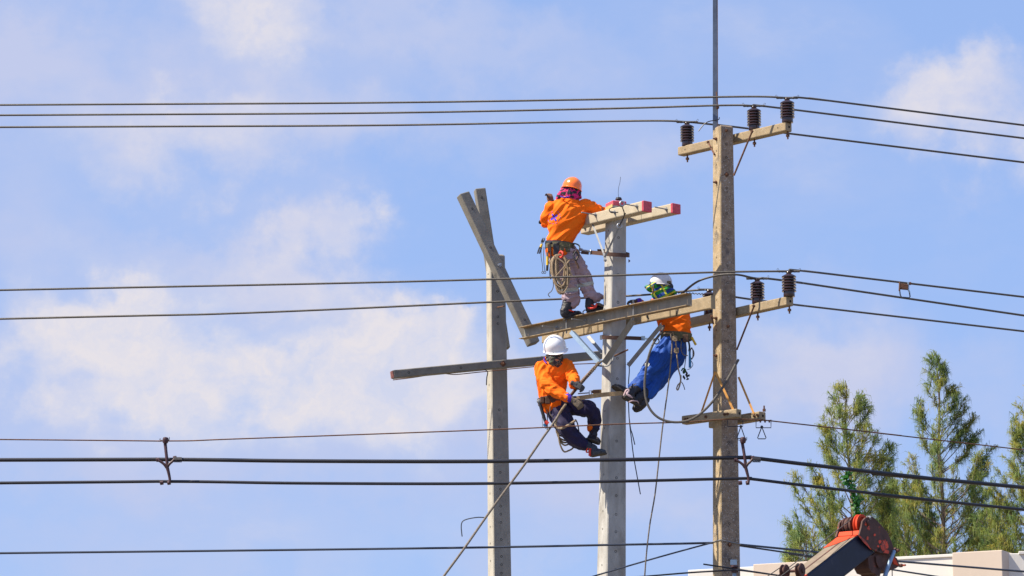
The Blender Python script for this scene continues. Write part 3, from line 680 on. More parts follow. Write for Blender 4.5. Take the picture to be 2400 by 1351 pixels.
# hanging stirrups
def stirrup(px0, px1, py0, py1, tx, ty0, ty1, thw, Y, label):
    t = thing('wire_stirrup', label, 'bracket', P((px0 + px1) / 2, py0, Y), 'wire stirrups')
    MB().tube([P(px0, py0, Y), P(px0, py1, Y), P(px1, py1, Y), P(px1, py0, Y)], .006, 6).build('bail', 'black_cable', t)
    MB().tube([P(tx, ty0, Y - .02), P(tx - thw, ty1 - 2, Y - .02), P(tx - thw + 2, ty1, Y - .02), P(tx + thw - 2, ty1, Y - .02), P(tx + thw, ty1 - 2, Y - .02), P(tx, ty0, Y - .02)], .006, 6).build('triangle_ring', 'black_cable', t)
    MB().lathe([(.014, -.012), (.018, 0), (.014, .012)], P(tx, ty0, Y - .01), (0, 1, 0), 8).build('knot', 'black_cable', t)
stirrup(1772, 1807, 984, 1003, 1785.5, 1001, 1029, 10, 39.98, 'wire stirrup with triangle ring under the right end of the rear cross-arm')
stirrup(1705, 1741, 986, 1000, 1736.5, 1000, 1028, 9, 39.78, 'wire stirrup with triangle ring against the brown pole beside the upper cable spacer')

# ------------------------------------------------------------------ insulators
def make_insulator():
    t = thing('insulator', 'x', 'insulator', (0, 0, 0), 'brown ceramic insulators')
    k = .295 / 60
    MB().lathe([(.006, .30), (.032, .30), (.036, .292), (.03, .284), (.03, .272), (.038, .268), (.045, .26), (.056, .252), (.056, .06), (.006, .06)][::-1], n=20).build('core', 'porcelain', t, smooth=True)
    shed = MB().lathe([(.05, .022), (.06, .015), (.08, .005), (.086, -.002), (.085, -.013), (.07, -.012), (.05, -.014)], n=28).build('shed', 'porcelain', t, smooth=True)
    for i in range(6):
        o = shed if i == 0 else shed.copy()
        if i: COL.objects.link(o); o.parent = t
        o.location = (0, 0, .075 + i * .034)
    MB().lathe([(.066, .0), (.068, .004), (.066, .06), (.05, .066)], n=24).build('base', 'porcelain', t, smooth=True)
    MB().lathe([(.01, -.20), (.01, -.17), (.022, -.17), (.022, -.145), (.01, -.145), (.01, .01)], n=8).build('pin', 'rust', t)
    w = MB()
    for s_ in (-1, 1):
        pts = [Vector((s_ * (.02 + .013 * i), .02 * math.sin(i * 2.2), .305 + .012 * math.cos(i * 2.2))) for i in range(8)]
        w.tube(pts, .0035, 5, dense=3)
        w.tube([Vector((s_ * .11, 0, .31)), Vector((s_ * .125, 0, .34)), Vector((s_ * .14, 0, .335)), Vector((s_ * .13, 0, .31))], .0022, 5, dense=4)
    w.build('tie_wire', 'blue_grey_cable', t, smooth=True)
    w = MB().tube([Vector((-.13, 0, .307)), Vector((.13, 0, .307))], .0135, 8).build('wire_wrap', 'conductor', t, smooth=True)
    return t
ins = make_insulator(); used = False
def ins_at(arm, px, label):
    global used
    p = arm.at(px) + arm.D * .06 + arm.H * (arm.h / 2)
    # keep the picture column of the arm point
    if not used: ins.location = p; ins['label'] = label; used = True; return ins
    return copy_tree(ins, p, label, 'brown ceramic insulators')
I = {}
for arm, px, k, lab in ((armT, 1838, 'tn', 'brown ribbed insulator on the right end of the top cross-arm'), (armT, 1760, 'tm', 'brown ribbed insulator on the top cross-arm just right of the brown pole'),
                        (armT, 1603, 'tf', 'brown ribbed insulator on the left end of the top cross-arm'), (armM, 1841, 'mn', 'brown ribbed insulator on the right end of the middle cross-arm'),
                        (armM, 1767, 'mm', 'brown ribbed insulator on the middle cross-arm just right of the brown pole'), (armM, 1654, 'mf', 'brown insulator mostly hidden behind the right end of the steel platform beam')):
    I[k] = ins_at(arm, px, lab)
def itop(k): p = I[k].location + Vector((0, 0, .307)); return (*proj(p), p.y)
# ------------------------------------------------------------------ overhead wires
def ext(pts, n=1):
    """carry a wire on past both edges of the view in a straight line"""
    a, b = pts[0], pts[1]; e = tuple(a[i] + (a[i] - b[i]) / (b[0] - a[0]) * 3000 if i < 3 else a[i] for i in range(len(a))); e = (a[0] - 3000, a[1] + (a[1] - b[1]) / (b[0] - a[0]) * 3000, a[2] + (a[2] - b[2]) / (b[0] - a[0]) * 3000) + tuple(a[3:])
    c, d = pts[-2], pts[-1]; k = 3000 / (d[0] - c[0]); f = (d[0] + 3000, d[1] + (d[1] - c[1]) * k, d[2] + (d[2] - c[2]) * k) + tuple(d[3:])
    return [e] + list(pts) + [f]
def ends_left(pts):
    a, b = pts[0], pts[1]; k = 3000 / (b[0] - a[0]); return [(a[0] - 3000, a[1] + (a[1] - b[1]) * k, a[2] + (a[2] - b[2]) * k) + tuple(a[3:])] + list(pts)
def ends_right(pts):
    c, d = pts[-2], pts[-1]; k = 3000 / (d[0] - c[0]); return list(pts) + [(d[0] + 3000, d[1] + (d[1] - c[1]) * k, d[2] + (d[2] - c[2]) * k) + tuple(d[3:])]
G2 = 'high voltage conductors'
def hv(k, left, right, label, r=2.4):
    x, y, Y = itop(k); cable('overhead_wire', ext(left(x, y, Y) + [(x, y, Y)] + right(x, y, Y)), r, 'conductor', label, 'wire', G2, dense=10)
hv('tn', lambda x, y, Y: [(0, 246.5, Y + 1.6), (850, 241.5, Y + .9), (1400, 233.5, Y + .35), (1740, 227, Y + .05)], lambda x, y, Y: [(1930, 235, Y + .3), (2400, 294, Y + 3)], 'uppermost overhead wire, over the insulator at the right end of the top cross-arm')
hv('tm', lambda x, y, Y: [(0, 270.5, Y + 1.6), (850, 265.5, Y + .9), (1400, 255.5, Y + .35), (1690, 247.5, Y + .05)], lambda x, y, Y: [(1830, 254, Y + .3), (2400, 324.5, Y + 3)], 'second overhead wire from the top, over the insulator just right of the brown pole top')
hv('tf', lambda x, y, Y: [(0, 298.5, Y + 1.6), (850, 294.5, Y + .9), (1300, 287, Y + .4), (1530, 283.5, Y + .05)], lambda x, y, Y: [(1668, 292, Y + .1), (1760, 302.5, Y + .4), (2400, 381, Y + 3)], 'third overhead wire from the top, over the leftmost insulator and behind the brown pole top')
hv('mn', lambda x, y, Y: [(0, 680.5, Y + .9), (850, 663, Y + .5), (1300, 650.5, Y + .2), (1680, 638.5, Y + .03)], lambda x, y, Y: [(1900, 637.5, Y + .3), (2400, 696.5, Y + 3)], 'overhead wire in front of the upper lineman, over the right insulator of the middle cross-arm')
x, y, Y = itop('mm')
cable('overhead_wire', ends_right([(1562, 745, 40.35), (1578, 712, 40.3), (1605, 683, 40.1), (1640, 658, 39.85), (1690, 645, 39.78), (1730, 644.5, 39.75), (x, y, Y), (1860, 661, Y + .3), (2400, 740, Y + 3)]), 2.6, 'conductor',
      'overhead wire lifted in a bow left of the brown pole, over the middle cross-arm insulator', 'wire', G2, dense=10)
x, y, Y = itop('mf')
cable('overhead_wire', ext([(0, 748, Y + 1.4), (560, 734.5, Y + 1.0), (1140, 709, Y + .6), (1420, 696.5, Y + .5), (1520, 691, Y + .3), (x, y, Y), (1700, 692, Y + .1), (1760, 702, Y + .3), (1862, 714.5, Y + .8), (2400, 777, Y + 3.5)]), 2.4, 'conductor',
      'overhead wire passing behind the upper lineman and the new pole to the hidden insulator', 'wire', G2, dense=10)
# twisted wrap on that wire behind the beam
b = MB(); w0 = [P(1560 + i * 2.2, 684.6 + i * .13 + 1.6 * math.sin(i * 1.9), Y - .02 - .01 * math.cos(i * 1.9)) for i in range(56)]
b.tube(w0, .006, 5); o = b.build('wire_wrap', 'conductor'); tag(o, 'twisted tie wrapped round the wire beside the white helmet above the steel beam', 'wire')
# loose conductor hanging in a big loop
cable('loose_conductor', [(1560, 748, 40.36), (1552, 775, 39.86), (1530, 808, 39.62), (1517, 850, 39.6), (1511, 900, 39.6), (1515, 940, 39.58), (1530, 968, 39.56), (1555, 985, 39.54), (1590, 990, 39.52), (1625, 981, 39.5), (1660, 953, 39.5), (1695, 907, 39.5), (1731, 843, 39.52)],
      2.9, 'conductor', 'loose grey cable hanging in a wide loop between the blue-trousered lineman and the brown pole', 'cable', dense=10)
# low cables
G3 = 'low black cables'
cable('thick_cable', ext([(0, 1078.5, 39.9), (388, 1077.5, 39.75), (700, 1081, 39.6), (1100, 1082, 39.5), (1450, 1078, 39.45), (1735, 1073, 39.6), (1765, 1074, 39.62), (1900, 1090, 39.8), (2200, 1124, 40.6), (2400, 1143, 41.5)]), 4.6, 'black_cable', 'thickest black cable crossing in front of all three poles', 'cable', G3, n=12, dense=10)
cable('thick_cable', ext([(0, 1132.5, 39.9), (395, 1129, 39.75), (700, 1133, 39.6), (1100, 1134, 39.5), (1450, 1128.5, 39.45), (1735, 1122, 39.6), (1765, 1123.5, 39.62), (1900, 1140, 39.8), (2200, 1174.5, 40.6), (2400, 1195, 41.5)]), 3.6, 'black_cable', 'black cable just below the thickest one, through the lower ends of the spacers', 'cable', G3, n=12, dense=10)
cable('support_wire', ext([(0, 1030.5, 39.9), (388, 1034, 39.76), (560, 1029, 39.6), (1140, 1008, 39.55), (1450, 994.5, 39.5), (1600, 990, 39.62)])[:-1] + [(1700, 983.5, 39.66), (1780, 984.5, 39.8), (1812, 987.5, 39.85), (2100, 1020, 40.4), (2400, 1055, 41.5), (5400, 1400, 53)], 1.5, 'rust', 'thin dark wire over the cable spacer at left, passing under the short cross-arms', 'wire', dense=10)
cable('low_cable', ends_left([(0, 1297, 39.4), (500, 1291.5, 39.5), (1100, 1284, 39.7), (1435, 1277.5, 39.85), (1600, 1274.5, 40.05), (1700, 1272, 40.32)]), 2.6, 'blue_grey_cable', 'dark cable running left from the wire band low on the brown pole', 'cable', G3, dense=10)
cable('low_cable', [(1260, 1392, 39.6), (1395, 1350, 39.7), (1540, 1307.5, 39.9), (1675, 1271, 40.2), (1700, 1268, 40.3)], 1.9, 'blue_grey_cable', 'dark cable sloping down left from the brown pole across the foot of the new pole', 'cable', G3)
cable('low_cable', ends_right([(1705, 1274, 40.32), (1737, 1277, 40.25), (1926, 1296, 41.0), (2110, 1316.5, 42), (2400, 1340, 43.5)]), 2.5, 'blue_grey_cable', 'dark cable running right from the brown pole behind the crane head and across the parapet', 'cable', G3)
cable('low_cable', ends_right([(1705, 1275, 40.35), (1737, 1280, 40.28), (1910, 1305.5, 41.0), (2020, 1324, 41.7), (2100, 1337, 42.3), (2210, 1354, 43)]), 2.0, 'blue_grey_cable', 'dark cable leaving the brown pole just below its neighbour and dropping behind the crane head', 'cable', G3)
cable('low_cable', [(1380, 1362, 39.5), (1510, 1351.5, 39.55), (1620, 1342.5, 39.65), (1722, 1336.5, 39.78)], 1.9, 'black_cable', 'short dark cable at the bottom edge running left from the small red insulator', 'cable', G3)
cable('low_cable', ends_right([(1722, 1336.5, 39.78), (1750, 1339, 39.8), (1850, 1353, 40.1), (1950, 1368, 40.4)]), 1.9, 'black_cable', 'short dark cable at the bottom edge running right from the small red insulator', 'cable', G3)
# small reel insulator on the pole
t = thing('reel_insulator', 'small reddish brown spool insulator on a steel bracket low on the brown pole', 'insulator', P(1722, 1336, 39.8))
MB().obox(P(1712, 1318, 39.86), P(1727, 1318, 39.86), .06, .02).build('bracket', 'galv_blue', t)
MB().obox(P(1717, 1356, 39.82), P(1726, 1356, 39.82), .13, .02).build('strap', 'galv_blue', t)
MB().lathe([(.02, -.045), (.044, -.04), (.046, -.02), (.03, -.008), (.03, .008), (.046, .02), (.044, .04), (.02, .045)], P(1722, 1334, 39.82), (.05, -.05, 1), 18).build('spool', 'maroon', t, smooth=True)
# cable spacers
def spacer(cx, Y, label, first=None):
    if first: return copy_tree(first, P(cx, 1078, Y), label, 'cable spacers')
    t = thing('cable_spacer', label, 'cable spacer', P(cx, 1078, Y), 'cable spacers')
    o = lambda a, b, dy=0: P(388 + a, 1078 + b, Y + dy)
    MB().lathe([(.012, -.04), (.03, -.034), (.036, -.01), (.036, .012), (.03, .03), (.012, .036)], o(0, -46, -.03), (.1, -.1, 1), 16).build('head', 'maroon', t, smooth=True)
    MB().tube([o(-1, -40), o(1, -20, -.02), o(3, -2, -.03), o(4, 14, -.03)], [.020, .0185, .0185, .02], 10, dense=4).build('stem', 'maroon', t, smooth=True)
    b = MB()
    b.tube([o(3, 18, -.03), o(-4, 10, -.035), o(-14, 3, -.035), o(-18, 2, -.035)], [.02, .016, .015, .015], 10, dense=4)
    b.tube([o(3, 18, -.03), o(9, 10, -.035), o(16, 4, -.035), o(21, -2, -.035)], [.02, .016, .015, .014], 10, dense=4)
    b.build('fork', 'maroon', t, smooth=True)
    MB().tube([o(3, 14, -.03), o(7, 30, -.03), o(10, 46, -.03), o(8, 55, -.03)], [.022, .018, .016, .02], 10, dense=4).build('lower_arm', 'maroon', t, smooth=True)
    for a, b_, s_ in ((-18, 0, 1), (22, -4, 1), (8, 54, 1.1), (-9, 54, .8)):
        MB().lathe([(.014, -.022), (.026, -.018), (.026, .018), (.014, .022)], o(a, b_, -.012), (1, 0, .15), 10).build('clamp', 'maroon', t, smooth=True)
    MB().tube([o(-12, -50, -.03), o(-13, -47, -.03), o(0, -44, -.05), o(8, -46, -.03), o(9, -53, -.03)], .004, 5, dense=4).build('tie_wire', 'black_cable', t)
    w = MB(); 
    for i in range(9): w.tube([o(20 + i * 2.1, -6, -.06), o(21 + i * 2.1, 0, -.075), o(20 + i * 2.1, 6, -.06)], .005, 5)
    w.build('lashing', 'black_cable', t)
    return t
sp = spacer(388, 39.72, 'brown cable spacer standing between the two thick cables far left, away from any pole')
spacer(1742, 39.6, 'brown cable spacer between the two thick cables against the right edge of the brown pole', sp)
# clamp hanging on the wire at right
Yk = itop('mn')[2] + 1.25
t = thing('wire_clamp', 'grey bail clamp hanging on the overhead wire at right, far from the poles', 'clamp', P(2120, 665, Yk))
MB().obox(P(2110, 671, Yk - .03), P(2130, 673, Yk - .03), .07, .04).build('jaw', 'rust', t, bevel=.008)
MB().tube([P(2109, 661, Yk - .02), P(2108, 682, Yk - .02)], .011, 8).build('bolt', 'rust', t)
MB().tube([P(2129, 662, Yk - .02), P(2129, 680, Yk - .02), P(2132, 686, Yk - .02)], .01, 8).build('bolt', 'galv_blue', t)
MB().tube([P(2108, 678, Yk), P(2110, 692, Yk), P(2113, 697, Yk), P(2130, 698.5, Yk), P(2133, 696, Yk), P(2131, 682, Yk)], .008, 6).build('bail', 'blue_grey_cable', t)
MB().lathe([(.008, -.006), (.02, -.004), (.02, .004), (.008, .006)], P(2133, 665, Yk - .02), (0, 1, 0), 10).build('eye', 'rust', t)

# ------------------------------------------------------------------ left pole: leaning and lying beams
G4 = 'loose concrete beams at the left pole'
Bl = beam('concrete_beam', 'grey concrete beam leaning steeply against the left pole, its foot behind the steel platform beam', 'beam', (1089, 451), (1255, 803), 27, .12, 'dark_concrete', 42.22, 42.30, D=(-.5, .86, 0), group=G4)
Bb = beam('concrete_beam', 'grey concrete beam standing nearly upright behind the top of the left pole', 'beam', (1126, 441), (1184, 816), 25, .13, 'dark_concrete', 42.86, 42.92, D=(-.2, .97, 0), group=G4)
Ba = beam('concrete_beam', 'long grey concrete beam with reddish end lying across the left pole behind the lower lineman', 'beam', (923, 877), (1414, 831), 19, .11, 'dark_concrete', 42.75, 41.75, group=G4)
MB().obox(Ba.A - Ba.ax * .002, Ba.A - Ba.ax * .008, Ba.h - .012, Ba.t - .012, Ba.D, off=.006).build('painted_end', 'faded_red', Ba.o)
for b_, ks in ((Bl, (.11, .37, .85)), (Bb, (.06,)), (Ba, (.07, .315, .96))):
    for k in ks: add_hole(b_.o, b_.A.lerp(b_.B, k) - b_.D * .0012, -b_.D, 1.0)
bolt_part(Bl.o, Bl.A.lerp(Bl.B, .49), -Bl.D, .05, .014, 'steel', .022)
bolt_part(Ba.o, Ba.A.lerp(Ba.B, .515), -Ba.D, .045, .016, 'rust', .03)
at, u, v, nw, nn, z_of = POLEF[lp.name]
E, w, d = at(z_of(720)); MB().tube([E + u * w * .42, P(1181, 718, YL - .15)], .009, 8).build('step_bolt', 'rust', lp)
cable('loose_wire', [(921, 891, 42.1), (970, 885, 42.12), (1020, 877, 42.15), (1040, 876, 42.1), (1070, 878, 42.08), (1130, 872, 42.15), (1250, 860, 42.2), (1300, 856, 42.3), (1400, 852, 42.4)], 1.1, 'rust', 'thin rusty wire hanging along the underside of the long lying beam', 'wire')
cable('loose_wire', [(1136, 866, 42.2), (1143, 873, 42.15), (1141, 885, 42.2), (1140, 903, 42.25)], 1.2, 'black_cable', 'short wire end hanging beside the left pole under the lying beam', 'wire')
cable('bent_wire', [(1141, 1214, 42.45), (1120, 1213, 42.4), (1096, 1217, 42.4), (1084, 1223, 42.4), (1081, 1235, 42.4), (1083, 1258, 42.4)], 1.3, 'blue_grey_cable', 'bent stiff wire sticking out left of the left pole low down', 'wire')

# ------------------------------------------------------------------ new pole: top beams, platform beam, braces
G5 = 'new cross-arms on the new pole'
Tf = beam('new_crossarm', 'new cream concrete cross-arm with pink end on the front side of the new pole top', 'cross-arm', (1347, 522), (1506, 483), 25, .135, 'cream_concrete', 39.50, group=G5)
Tb = beam('new_crossarm', 'new cream concrete cross-arm with pink end behind the new pole top, reaching further right', 'cross-arm', (1360, 538), (1574, 488), 23, .135, 'cream_concrete', 39.76, group=G5)
for b_ in (Tf, Tb):
    MB().obox(b_.B + b_.ax * .001, b_.B + b_.ax * .018, b_.h + .004, b_.t + .004, b_.D, off=-.002).build('painted_end', 'pink_paint', b_.o, bevel=.012)
    MB().obox(b_.B - b_.ax * .02, b_.B - b_.ax * .0, b_.h + .003, b_.t + .003, b_.D, off=-.0015).build('paint_edge', 'pink_paint', b_.o, bevel=.01)
def stud(parent, a, b_, r=.0075, m='galv', plate=.026, pd=None, eye=0):
    """threaded rod from a (free end) to b_ (at the square washer)"""
    n = (a - b_).normalized()
    MB().tube([a, b_], r, 8).build('threaded_rod', m, parent, smooth=True)
    if plate:
        x = Vector((0, 0, 1)); y = n.cross(x).normalized(); x = y.cross(n); q = MB()
        q.hexa([b_ + x * plate * 1.1, b_ + y * plate, b_ - x * plate * 1.1, b_ - y * plate] + [p_ + n * .006 for p_ in (b_ + x * plate * 1.1, b_ + y * plate, b_ - x * plate * 1.1, b_ - y * plate)])
        q.build('square_washer', m, parent); MB().lathe([(.015, 0), (.015, .016)], b_ + n * .006, n, 6).build('nut', m, parent)
def onf(b_, px, py, off=0.0):   # point on the front face plane
    return PN(px, py, b_.A - b_.D * off, b_.D)
nrm = lambda b_: -b_.D
def on_front_rod(b_, px, py, free_px, free_py, **k):
    base = onf(b_, px, py); d = nrm(b_); L = 0.2
    # free end along face normal, length chosen so that it shows at free_px
    lo, hi = 0, .6
    for _ in range(40):
        m_ = (lo + hi) / 2
        if abs(proj(base + d * m_)[0] - px) < abs(free_px - px): lo = m_
        else: hi = m_
    stud(b_.o, base + d * lo, base, **k); return base + d * lo
on_front_rod(Tf, 1396, 504, 1363, 502)
e1 = on_front_rod(Tf, 1493, 484, 1464, 482)
on_front_rod(Tb, 1562, 491, 1534, 487)
on_front_rod(Tf, 1441, 498, 1430, 498)
on_front_rod(Tb, 1371, 534, 1367, 534)
def ring(parent, c, R0, r, n, name='eye_ring', m='steel'):
    n = Vector(n).normalized(); x = n.orthogonal().normalized(); y = n.cross(x)
    return MB().tube([c + (x * math.cos(a) + y * math.sin(a)) * R0 for a in [2 * math.pi * i / 20 for i in range(21)]], r, 8, cap=False).build(name, m, parent, smooth=True)
ring(Tf.o, e1 + Vector((-.03, -.02, .0)), .027, .009, (.3, -1, 0))
t = thing('diagonal_brace', 'thin steel brace with ring eye, right of the pair under the new cross-arms', 'brace', P(1440, 560, 39.7), 'thin braces under the new cross-arms')
ring(t, P(1452, 530, 39.78), .027, .009, (.2, -1, 0))
MB().obox(P(1449, 537, 39.78), P(1417, 604, 39.95), .022, .006, D=(0, 1, 0)).build('bar', 'galv', t)
t = thing('diagonal_brace', 'thin steel brace, left of the pair under the new cross-arms', 'brace', P(1400, 560, 40.2), 'thin braces under the new cross-arms')
MB().obox(P(1388, 524, 40.25), P(1414, 592, 39.98), .022, .006, D=(0, 1, 0)).build('bar', 'galv', t)
MB().obox(P(1415, 592, 39.98), P(1419, 610, 39.93), .03, .006, D=(0, 1, 0)).build('end_plate', 'galv', t)
bolt_part(t, P(1419, 611, 39.95), (-.4, -.9, 0), .04, .012, 'galv')
cable('tie_wire', [(1460, 486, 39.6), (1450, 484, 39.55), (1434, 487, 39.6), (1428, 492, 39.62), (1433, 499, 39.63), (1449, 498, 39.63)], 1.1, 'black_cable', 'thin black wire loop over the face of the front new cross-arm', 'wire')
cable('tie_wire', [(1459, 487, 39.55), (1463, 500, 39.58), (1461, 512, 39.65), (1452, 529, 39.74), (1457, 518, 39.7), (1466, 500, 39.6)], 1.3, 'black_cable', 'black wire tying the upper ring eye to the lower ring eye', 'wire')
t = thing('wire_coil', 'small black coil lying on the pink pole top with a wire end standing up', 'wire', P(1450, 467, 40.1))
c = P(1450, 466.5, 40.12); b = MB()
for k in range(3): b.tube([c + Vector((math.cos(a) * (.036 - .004 * k), math.sin(a) * (.036 - .004 * k), -.008 + .009 * k)) for a in [2 * math.pi * i / 16 for i in range(17)]], .006, 6)
b.build('coil', 'black_cable', t, smooth=True)
MB().tube([P(1450, 464, 40.1), P(1449, 452, 40.1), P(1450, 440, 40.1), P(1453, 428, 40.1), P(1454.5, 415, 40.1)], .0026, 5, dense=4).build('wire_end', 'black_cable', t)

# steel channel platform beam
Ib = beam('steel_channel_beam', 'long weathered steel channel beam with rusty flanges, the platform the upper lineman stands on', 'steel beam', (1228, 782.5), (1620.5, 703.5), 29, .008, None, 39.0)
fl = .085
MB().obox(Ib.A, Ib.B, Ib.h - .016, .008, Ib.D).build('web', 'channel', Ib.o)
for s_, nm in ((1, 'top_flange'), (-1, 'bottom_flange')):
    off = Ib.H * s_ * (Ib.h / 2 - .004); MB().obox(Ib.A + off, Ib.B + off, .008, fl + .008, Ib.D, off=-fl).build(nm, 'flange', Ib.o)
    bolt = None
Cb = beam('concrete_beam', 'sandy concrete arm running behind the new pole parallel to the steel platform beam', 'beam', (1269, 791), (1666, 708), 30, .06, 'tan_concrete', 39.2)
MB().obox(Cb.B + Cb.ax * .001, Cb.B + Cb.ax * .008, Cb.h + .006, Cb.t + .01, Cb.D, off=-.005).build('end_plate', 'tan_concrete', Cb.o)
for px in (1368, 1385, 1401, 1518, 1570, 1584):
    MB().obox(Cb.at(px) , Cb.at(px + 1.2), Cb.h + .003, .003, Cb.D, off=-.0035).build('joint_line', 'hole', Cb.o)
for px, py, m_ in ((1238, 788, 'cream_concrete'), (1299, 775, 'cream_concrete'), (1471, 737, 'cream_concrete'), (1542, 723, 'cream_concrete'), (1611, 708, 'cream_concrete')):
    q = onf(Ib, px, py, .001); MB().obox(q - Ib.H * .03, q + Ib.H * .03, .012, .002, Ib.D).build('slot', m_, Ib.o)
for px, py in ((1315, 768), (1524, 725)): 
    MB().lathe([(.012, 0), (.012, .001)], onf(Ib, px, py, .001), -Ib.D, 10).build('bolt_hole', 'cream_concrete', Ib.o)
on_front_rod(Ib, 1305, 770, 1271, 767, plate=.03)
on_front_rod(Ib, 1372, 753, 1340, 751, plate=.03)
on_front_rod(Ib, 1416, 752, 1403, 753)
for px, y0, y1 in ((1334, 775, 741), (1491, 742, 706)):
    q = Ib.at(px) - Ib.D * .045
    MB().tube([q - Ib.H * (Ib.h / 2 + .04), q + Ib.H * (Ib.h / 2 + .05)], .008, 8).build('threaded_rod', 'galv', Ib.o, smooth=True)
# angle braces
G6 = 'angle braces under the platform beam'
def angle_brace(a, Ya, b_, Yb, wpx, m, label, roll=(0, 1, 0)):
    A, B = P(*a, Ya), P(*b_, Yb); t = thing('angle_brace', label, 'brace', (A + B) / 2, G6)
    MB().obox(A, B, wpx * U, .007, D=roll).build('flat_leg', m, t)
    ax = (B - A).normalized(); D = Vector(roll); D = (D - ax * D.dot(ax)).normalized(); H = ax.cross(D).normalized()
    if H.z < 0: H = -H
    MB().obox(A + H * (wpx * U / 2 - .004), B + H * (wpx * U / 2 - .004), .007, .05, D=D, off=.006).build('upright_leg', m, t)
    return t
angle_brace((1337, 778), 40.35, (1402, 850), 39.98, 10, 'galv_blue', 'bright bluish steel brace from the platform beam down left to the new pole', roll=(.1, 1, .45))
angle_brace((1484, 752), 39.55, (1416, 852), 39.82, 14, 'channel', 'wide brown-grey steel brace crossing the front of the new pole')
angle_brace((1551, 762), 39.75, (1472, 858), 40.05, 10, 'galv', 'grey steel brace on the right side of the new pole above the blue trousers', roll=(.2, 1, .3))
angle_brace((1378, 788), 40.75, (1412, 828), 40.35, 8, 'galv', 'short pale steel brace half hidden behind the left side of the new pole')
# band where braces meet the pole, with a long bolt
at, u, v, nw, nn, z_of = POLEF[cp.name]
MB().tube([P(1405, 853, 40.05), P(1412, 858, 39.86), P(1424, 858, 39.8), P(1433, 850, 39.84), P(1437, 840, 39.92)], .009, 8, dense=4).build('clamp_band', 'galv', cp, smooth=True)
MB().tube([P(1405, 850, 39.9), P(1398, 856, 39.85), P(1410, 859, 39.8)], .008, 6, dense=4).build('wire_loop', 'black_cable', cp)
MB().tube([P(1440, 835, 39.86), P(1472, 820, 39.78)], .01, 8).build('through_bolt', 'rust', cp, smooth=True)
bolt_part(cp, P(1473, 612, 40.2), (1, 0, 0), .02, .012, 'rust')
# loose tie wires low on the new pole
cable('hanging_wire', [(1471, 850, 40.1), (1475, 865, 40.1), (1473, 900, 40.12), (1473, 940, 40.12), (1475, 985, 40.1), (1480, 1030, 40.1), (1485, 1070, 40.1), (1492, 1110, 40.1), (1501, 1159, 40.1)], 1.2, 'black_cable', 'thin black wire hanging down beside the right edge of the new pole, longest one', 'wire')
cable('hanging_wire', [(1474, 975, 40.08), (1478, 1005, 40.05), (1482, 1018, 40.05), (1488, 1043, 40.05)], 1.2, 'black_cable', 'short black wire end curling beside the long hanging wire', 'wire')
# cable being pulled by the lower lineman
t = thing('guy_cable', 'grey guy cable with thick twisted grip, held by the lower lineman and running down left', 'cable', P(1340, 930, 39.6))
MB().tube([P(1412, 846, 39.84), P(1398, 858, 39.8), P(1385, 872, 39.76)], [.010, .014, .016], 10, dense=4).build('cable_end', 'conductor', t, smooth=True)
gp = [P(1404, 850, 39.8), P(1385, 872, 39.76), P(1366, 893, 39.74), P(1350, 912, 39.76), P(1338, 927, 39.78)]
MB().tube(gp, [.011, .018, .021, .02, .018], 10, dense=6).build('grip', 'strap_brown', t, smooth=True)
hx = [Vector(q_[:3]) for q_ in cr(gp[:4], 60)]; b = MB()
hp = []
for i, q_ in enumerate(hx):
    ax = (hx[min(i + 1, len(hx) - 1)] - hx[max(0, i - 1)]).normalized(); x = ax.orthogonal().normalized(); y = ax.cross(x); a = i * 1.25
    hp.append(q_ + (x * math.cos(a) + y * math.sin(a)) * ((.021 if i > 30 else .017) + .003 * math.sin(i * .7)))
b.tube(hp, .0042, 5).build('wrapping', 'rope', t)
MB().tube([P(1338, 927, 39.78), P(1326, 945, 39.74), P(1300, 988, 39.6), P(1270, 1030, 39.46), P(1225, 1095, 39.3), P(1150, 1197, 39.0), P(1090, 1283, 38.7), P(1040, 1351, 38.5), P(960, 1460, 38.1)], .0135, 10, dense=6).build('line', 'rope_grey', t, smooth=True)

# ------------------------------------------------------------------ positioning straps
def strap(name, pts, hpx, m, label, th=.005):
    """flat band standing on edge following (px, py, Y) points"""
    w = [Vector(q_[:3]) for q_ in cr([P(*p_) for p_ in pts], 6)]; b = MB(); h = hpx * U / 2; n = len(w)
    for i, p_ in enumerate(w):
        tg = (w[min(i + 1, n - 1)] - w[max(0, i - 1)]).normalized(); side = tg.cross(Vector((0, 0, 1))).normalized(); up = side.cross(tg).normalized()
        for a, c_ in ((-1, -1), (-1, 1), (1, 1), (1, -1)): b.v.append(p_ + up * h * a + side * th * c_ * .5)
    for i in range(n - 1):
        for k in range(4): b.f.append((i * 4 + k, i * 4 + (k + 1) % 4, i * 4 + 4 + (k + 1) % 4, i * 4 + 4 + k)); b.mi.append(0)
    b.f += [(0, 1, 2, 3), ((n - 1) * 4, (n - 1) * 4 + 3, (n - 1) * 4 + 2, (n - 1) * 4 + 1)]; b.mi += [0, 0]
    t = thing(name, label, 'safety strap', P(*pts[len(pts) // 2]), 'positioning straps round the new pole')
    b.build('band', m, t); return t
s1 = strap('safety_strap', [(1384, 592, 40.25), (1405, 594, 40.05), (1422, 596, 39.96), (1445, 597.5, 39.94), (1470, 599, 39.98), (1474, 599, 40.1), (1472, 597, 40.3), (1440, 590, 40.42), (1400, 589, 40.4)], 9.5, 'strap_brown', 'dark brown positioning strap of the upper lineman round the new pole')
MB().tube([P(1357, 586, 40.3), P(1372, 588, 40.26), P(1385, 590, 40.24)], .012, 8).build('snap_hook', 'steel', s1, smooth=True)
ring(s1, P(1384, 591, 40.24), .028, .007, (1, 0, 0), 'buckle')
ring(s1, P(1362, 588, 40.28), .024, .006, (.4, 1, 0), 'hook_ring')
